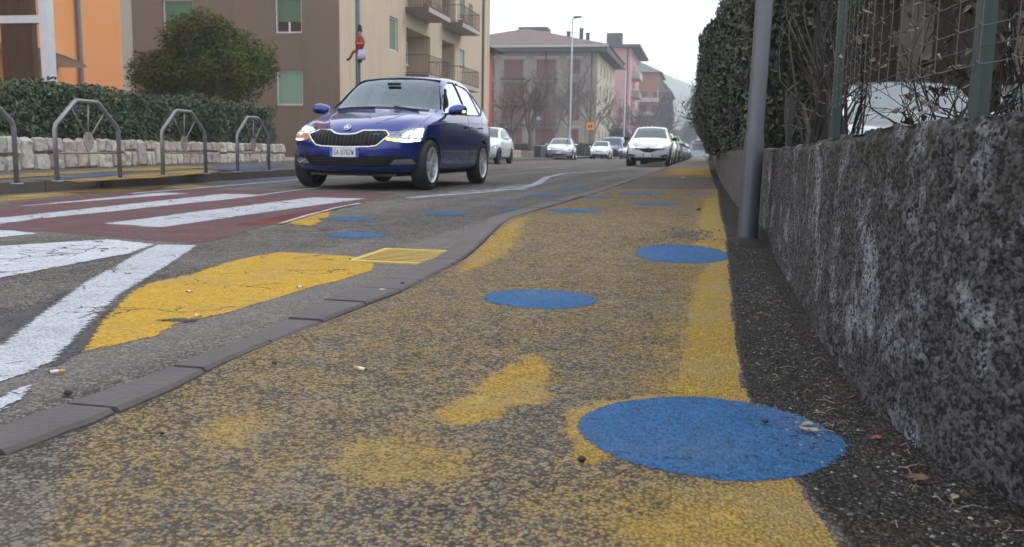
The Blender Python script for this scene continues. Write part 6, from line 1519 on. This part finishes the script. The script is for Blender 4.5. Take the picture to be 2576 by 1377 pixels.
# ---------------- parked and oncoming cars
def simple_car(name, label, paint, x, y, sc, rz=-math.pi/2, group='cars parked along the street', grille='slim', roof=None, rimm=None, plate_=True, black_low=False, shape=None, wr=.312, emblem=False, sub=2, dark_mirror=False, wsm=None):
    sh = shape or HATCH
    C = Car(name, label, sh, paint, (x, y, 0), rz, sc, group, 'car', sub)
    xf = sh.get('wx', WX); C.cut(arches(xf, -xf, wr+.03, .5))
    k = sh.get('zk', 1.)
    t = C.T
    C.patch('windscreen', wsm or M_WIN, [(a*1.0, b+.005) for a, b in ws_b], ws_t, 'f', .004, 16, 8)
    C.patch('rear_window', M_WIN, rw_b, rw_t, 'r', .004, 8, 5)
    for ax in ('l', 'q'):
        C.patch('side_window', M_WIN, [(.58, .966), (.1, .97), (-.40, .982)], [(.58, .975), (.10, 1.285), (-.12, 1.36), (-.40, 1.368)], ax, .004, 14, 6)
        C.patch('side_window', M_WIN, [(-.46, .985), (-1.18, 1.0)], [(-.46, 1.37), (-.85, 1.352), (-1.10, 1.312)], ax, .004, 10, 6)
        C.patch('side_window', M_WIN, [(-1.26, 1.01), (-1.55, 1.09)], [(-1.22, 1.295), (-1.41, 1.24), (-1.55, 1.10)], ax, .004, 8, 5)
        for pts in ([(.78, .30), (.80, .55), (.66, .95)], [(-.43, .30), (-.44, .97)], [(-.93, .48), (-1.12, .72), (-1.22, .97)]): C.strip('panel_gap', M_SEAM, pts, ax, .010, -.001, dens=.08)
        C.patch('sill_trim', M_BLKP, [(.86, .20), (-.86, .20)], [(.86, .27), (-.86, .27)], ax, .004, 8, 3)
        s_ = 1 if ax == 'l' else -1
        for xx in (-.3, -1.05): p0 = C.hit(xx+.08, .82, ax, .016); p1 = C.hit(xx-.08, .825, ax, .016); MB().tube([p0, p1], .012, 6).obj('door_handle', paint, t)
        bm = bmesh.new(); bmesh.ops.create_uvsphere(bm, u_segments=14, v_segments=8, radius=1)
        for v in bm.verts: v.co = Vector((v.co.x*.06+.50, v.co.y*.115+s_*.94, v.co.z*.065+1.0))
        me = bpy.data.meshes.new('mirror'); bm.to_mesh(me); bm.free(); me.materials.append(M_BLKP if dark_mirror else paint); link('mirror', me, t); me.polygons.foreach_set('use_smooth', [True]*len(me.polygons))
    for s_ in (-1, 1):
        h = C.patch('headlight', M_REFL, [(s_*.50, .63), (s_*.80, .635)], [(s_*.55, .70), (s_*.81, .755)], 'f', .005, 8, 5); C.patch('lens', M_LENS, [(s_*.50, .63), (s_*.80, .635)], [(s_*.55, .70), (s_*.81, .755)], 'f', .012, 8, 5, h)
        C.patch('tail_lamp', M_TAIL, [(s_*.60, .78), (s_*.80, .78)], [(s_*.60, .95), (s_*.80, .95)], 'r', .005, 5, 4)
        for xx in (xf, -xf): wheel(t, xx, s_*.755, wr, .20, s_, rimm or M_RIM)
        C.patch('fog_light', M_REFL, [(s_*.60, .33), (s_*.73, .33)], [(s_*.60, .37), (s_*.73, .375)], 'f', .010, 4, 3)
    if grille == 'slim':
        C.patch('grille', M_BLKP, [(-.32, .60), (0, .575), (.32, .60)], [(-.36, .64), (0, .625), (.36, .64)], 'f', .006, 12, 4)
        C.strip('grille_bar', M_CHR, [(-.34, .625), (0, .60), (.34, .625)], 'f', .012, .012)
        C.patch('lower_intake', M_BLKP, [(-.42, .32), (0, .30), (.42, .32)], [(-.48, .39), (0, .40), (.48, .39)], 'f', .006, 12, 4)
    elif grille == 'wing':
        C.patch('grille', M_BLKP, [(-.62, .615), (-.34, .59), (-.2, .53), (-.12, .50), (.12, .50), (.2, .53), (.34, .59), (.62, .615)], [(-.62, .65), (-.2, .64), (0, .655), (.2, .64), (.62, .65)], 'f', .006, 24, 5)
        C.patch('lower_intake', M_BLKP, [(-.76, .20), (0, .19), (.76, .20)], [(-.74, .40), (-.5, .33), (0, .325), (.5, .33), (.74, .40)], 'f', .007, 20, 6)
        c = C.hit(0, .60, 'f', .02); q = MB(); q.tube([c+Vector((0, 0, .085)), c+Vector((0, .055, 0)), c+Vector((0, 0, -.085)), c+Vector((0, -.055, 0)), c+Vector((0, 0, .085))], .014, 6); q.obj('badge', M_CHR, t)
        for s_ in (-1, 1): C.patch('lower_trim', M_BLKP, [(s_*.46, .36), (s_*.80, .36)], [(s_*.46, .40), (s_*.80, .46)], 'f', .008, 6, 4)
    else:
        C.patch('grille', M_BLKP, [(-.30, .60), (.30, .60)], [(-.34, .645), (.34, .645)], 'f', .006, 10, 3)
        C.patch('lower_intake', M_BLKP, [(-.72, .20), (.72, .20)], [(-.66, .40), (.66, .40)], 'f', .006, 14, 6)
    if plate_: plate(C, .45 if grille != 'wing' else .40, '', .014, .24 if False else .18, .055, False)
    if roof:
        for ax in (1,):
            A_ = [[C.hit(xx, yy, 't', .003) for yy in np.linspace(-.55, .55, 9)] for xx in np.linspace(-1.5, .0, 9)]
            m_ = MB(); m_.grid(np.array([[list(p) for p in r_] for r_ in A_])); m_.obj('roof_panel', roof, t, True, recalc=False)
    MB().box(-1.7, 1.7, -.55, .55, .19, .215).obj('underbody', M_RIMD, t)
    return C
M_WHC = m_carpaint('white car paint', (.60, .63, .66), .1); M_SIL = m_carpaint('silver car paint', (.45, .50, .54), .5); M_PRL = m_carpaint('pearl white paint', (.66, .70, .74), .1)
M_YLC = m_carpaint('pale lime paint', (.50, .53, .27), .1); M_DKC = m_carpaint('dark grey paint', (.03, .035, .04), .4); M_BKC = m_carpaint('black paint', (.012, .012, .014), .3); M_GRC = m_carpaint('mid grey paint', (.16, .17, .19), .5); M_DBC = m_carpaint('van blue paint', (.035, .05, .14), .3)
simple_car('parked_car', 'white crossover with black lower bumper and diamond badge, first in the right row', M_WHC, -2.05, 37.4, (1.03, 1.03, 1.11), grille='wing', roof=None, dark_mirror=True)
row = [(M_YLC, 43.6, (1., .98, 1.03), 'pale lime-yellow car right behind the white crossover'), (M_DKC, 49.2, (1.02, 1.02, 1.03), 'dark grey car third in the right row'), (M_BKC, 55., (1., 1., 1.), 'black car fourth in the right row'), (M_GRC, 61., (1., 1., 1.), 'mid grey car fifth in the right row'), (M_DKC, 67., (1.05, 1.0, 1.), 'dark car in the hazy middle of the right row'), (M_BKC, 73.5, (1., 1., 1.), 'black hatchback seventh in the right row'), (M_WHC, 80, (1., 1., 1.0), 'white car far along the right row, eighth'), (M_SIL, 87, (1, 1, 1), 'silver car far along the right row, ninth'), (M_DKC, 95, (1, 1, 1.1), 'last dark car of the right row before the bus')]
for i, (p_, y, sc, lb) in enumerate(row): simple_car('parked_car', lb, p_, -1.95+(.0 if y < 60 else .05), y, sc, grille='slim' if i % 2 else 'low', sub=1 if i > 1 else 2)
simple_car('white_hatchback', 'white hatchback driving close behind the blue car', M_WHC, -8.55, 35.0, (1.05, 1.02, 1.01), -math.pi/2+rad(2), None, 'slim', rimm=M_RIMD)
COUPE = dict(HATCH); COUPE['top'] = [(a, b-.06*float(sst(-.6, -1.5, a))) for a, b in TOP]
simple_car('silver_car', 'silver low-roofed car with slim dark grille parked before the street lamp', M_SIL, -9.35, 60.4, (1.12, 1.07, 1.0), -math.pi/2+rad(4), None, 'slim', shape=COUPE)
simple_car('small_white_car', 'small white city car in front of the blue van', M_PRL, -7.95, 72.5, (.87, .94, .99), -math.pi/2, None, 'low')
simple_car('white_car', 'white car half hidden between blue van and crossover', M_WHC, -6.3, 86, (1., 1., 1.), -math.pi/2, None, 'slim', sub=1)
# white car in the yard behind the fence
simple_car('white_car', 'white car standing in the yard behind the wire fence', M_PRL, 2.35, 11.6, (1.0, 1.02, 1.0), -math.pi/2+rad(-3), None, 'slim', wsm=plain('painted sky-reflection glass', (.38, .43, .44), .2, spec=.6))  # windscreen's pale colour paints in the reflected sky
# van
VTOP = [(-2.45, 1.88), (-2.2, 1.94), (-1.4, 1.96), (-.4, 1.955), (.5, 1.93), (.85, 1.88), (1.1, 1.68), (1.4, 1.40), (1.62, 1.19), (1.80, 1.10), (2.1, 1.02), (2.3, .92), (2.4, .82)]
VAN = dict(top=VTOP, rear=[(.2, -2.4), (.5, -2.5), (1.9, -2.45)], front=[(.16, 2.32), (.3, 2.44), (.6, 2.47), (.82, 2.40)], belt=[(-2.45, 1.15), (1.2, 1.12), (1.7, 1.02), (2.4, .76)], wrow=[(.16, .86), (.3, .93), (.6, .95), (.96, .95)], wtop=[(-2.45, .80), (.6, .80), (1.4, .82), (1.8, .84), (2.4, .68)], zb=.2, nose=.25, cowl=.08)
C = Car('blue_van', 'dark blue delivery van parked behind the small white car', VAN, M_DBC, (-7.75, 80.5, 0), -math.pi/2, (1, 1, 1), None, 'van'); C.cut(arches(1.5, -1.6, .38, .55))
C.patch('windscreen', M_WIN, [(-.78, 1.20), (0, 1.22), (.78, 1.20)], [(-.70, 1.74), (0, 1.80), (.70, 1.74)], 'f', .005, 12, 6); C.patch('grille', M_BLKP, [(-.6, .62), (.6, .62)], [(-.55, .80), (.55, .80)], 'f', .006); C.patch('bumper', M_BLKP, [(-.9, .22), (.9, .22)], [(-.88, .55), (.88, .55)], 'f', .008)
for ax in ('l', 'q'): C.patch('side_window', M_WIN, [(.45, 1.2), (1.35, 1.18)], [(.45, 1.72), (.95, 1.70), (1.33, 1.25)], ax, .005)
for s_ in (-1, 1):
    C.patch('headlight', M_REFL, [(s_*.66, .70), (s_*.90, .72)], [(s_*.66, .86), (s_*.88, .95)], 'f', .008, 6, 5)
    for xx in (1.5, -1.6): wheel(C.T, xx, s_*.84, .34, .22, s_, M_RIMD)
    MB().box(1.30, 1.40, s_*1.06-.09, s_*1.06+.09, 1.12, 1.42).obj('mirror', M_BLKP, C.T)
plate(C, .48, '', .016, .26, .055, False)
# bus
q = AY(1757, 360, 165)
T = thing('bus', 'pale blue bus or lorry front far down the street', 'bus', (q.x, 165, 0)); b = MB(); b.prism([(-1.25, .35), (1.25, .35), (1.27, 1.2), (1.2, 2.9), (1.0, 3.05), (-1.0, 3.05), (-1.2, 2.9), (-1.27, 1.2)], 0, 9, 'y'); b.obj('body', m_carpaint('bus blue', (.28, .36, .46), .1), T)
MB().box(-1.05, 1.05, -.03, -.002, 1.25, 2.5).obj('windscreen', M_WIN, T); MB().box(-.7, .7, -.03, -.002, 2.6, 2.9).obj('destination_display', M_SEAM, T)
for s_ in (-1, 1):
    MB().box(s_*.95-.17, s_*.95+.17, -.04, -.002, .62, .82).obj('headlight', M_REFL, T)
    for yy in (1.6, 7): MB().lathe([(0, -.13), (.46, -.13), (.5, -.08), (.5, .08), (.46, .13), (0, .13)], 20, 'x', (s_*1.08, yy, .5)).obj('wheel', M_TYRE, T)
# ================================================================ HAZE
m = bpy.data.materials.new('haze'); m.use_nodes = True; nt = m.node_tree; nt.nodes.clear()
pv = nt.nodes.new('ShaderNodeVolumePrincipled'); pv.inputs['Color'].default_value = (.88, .94, 1, 1); pv.inputs['Density'].default_value = .0009; pv.inputs['Anisotropy'].default_value = .2
mo = nt.nodes.new('ShaderNodeOutputMaterial'); nt.links.new(pv.outputs[0], mo.inputs['Volume'])
hz_o = MB().box(-1050, 1050, -70, 1330, -2.2, 135).obj('haze', m); tag(hz_o, kind='stuff')
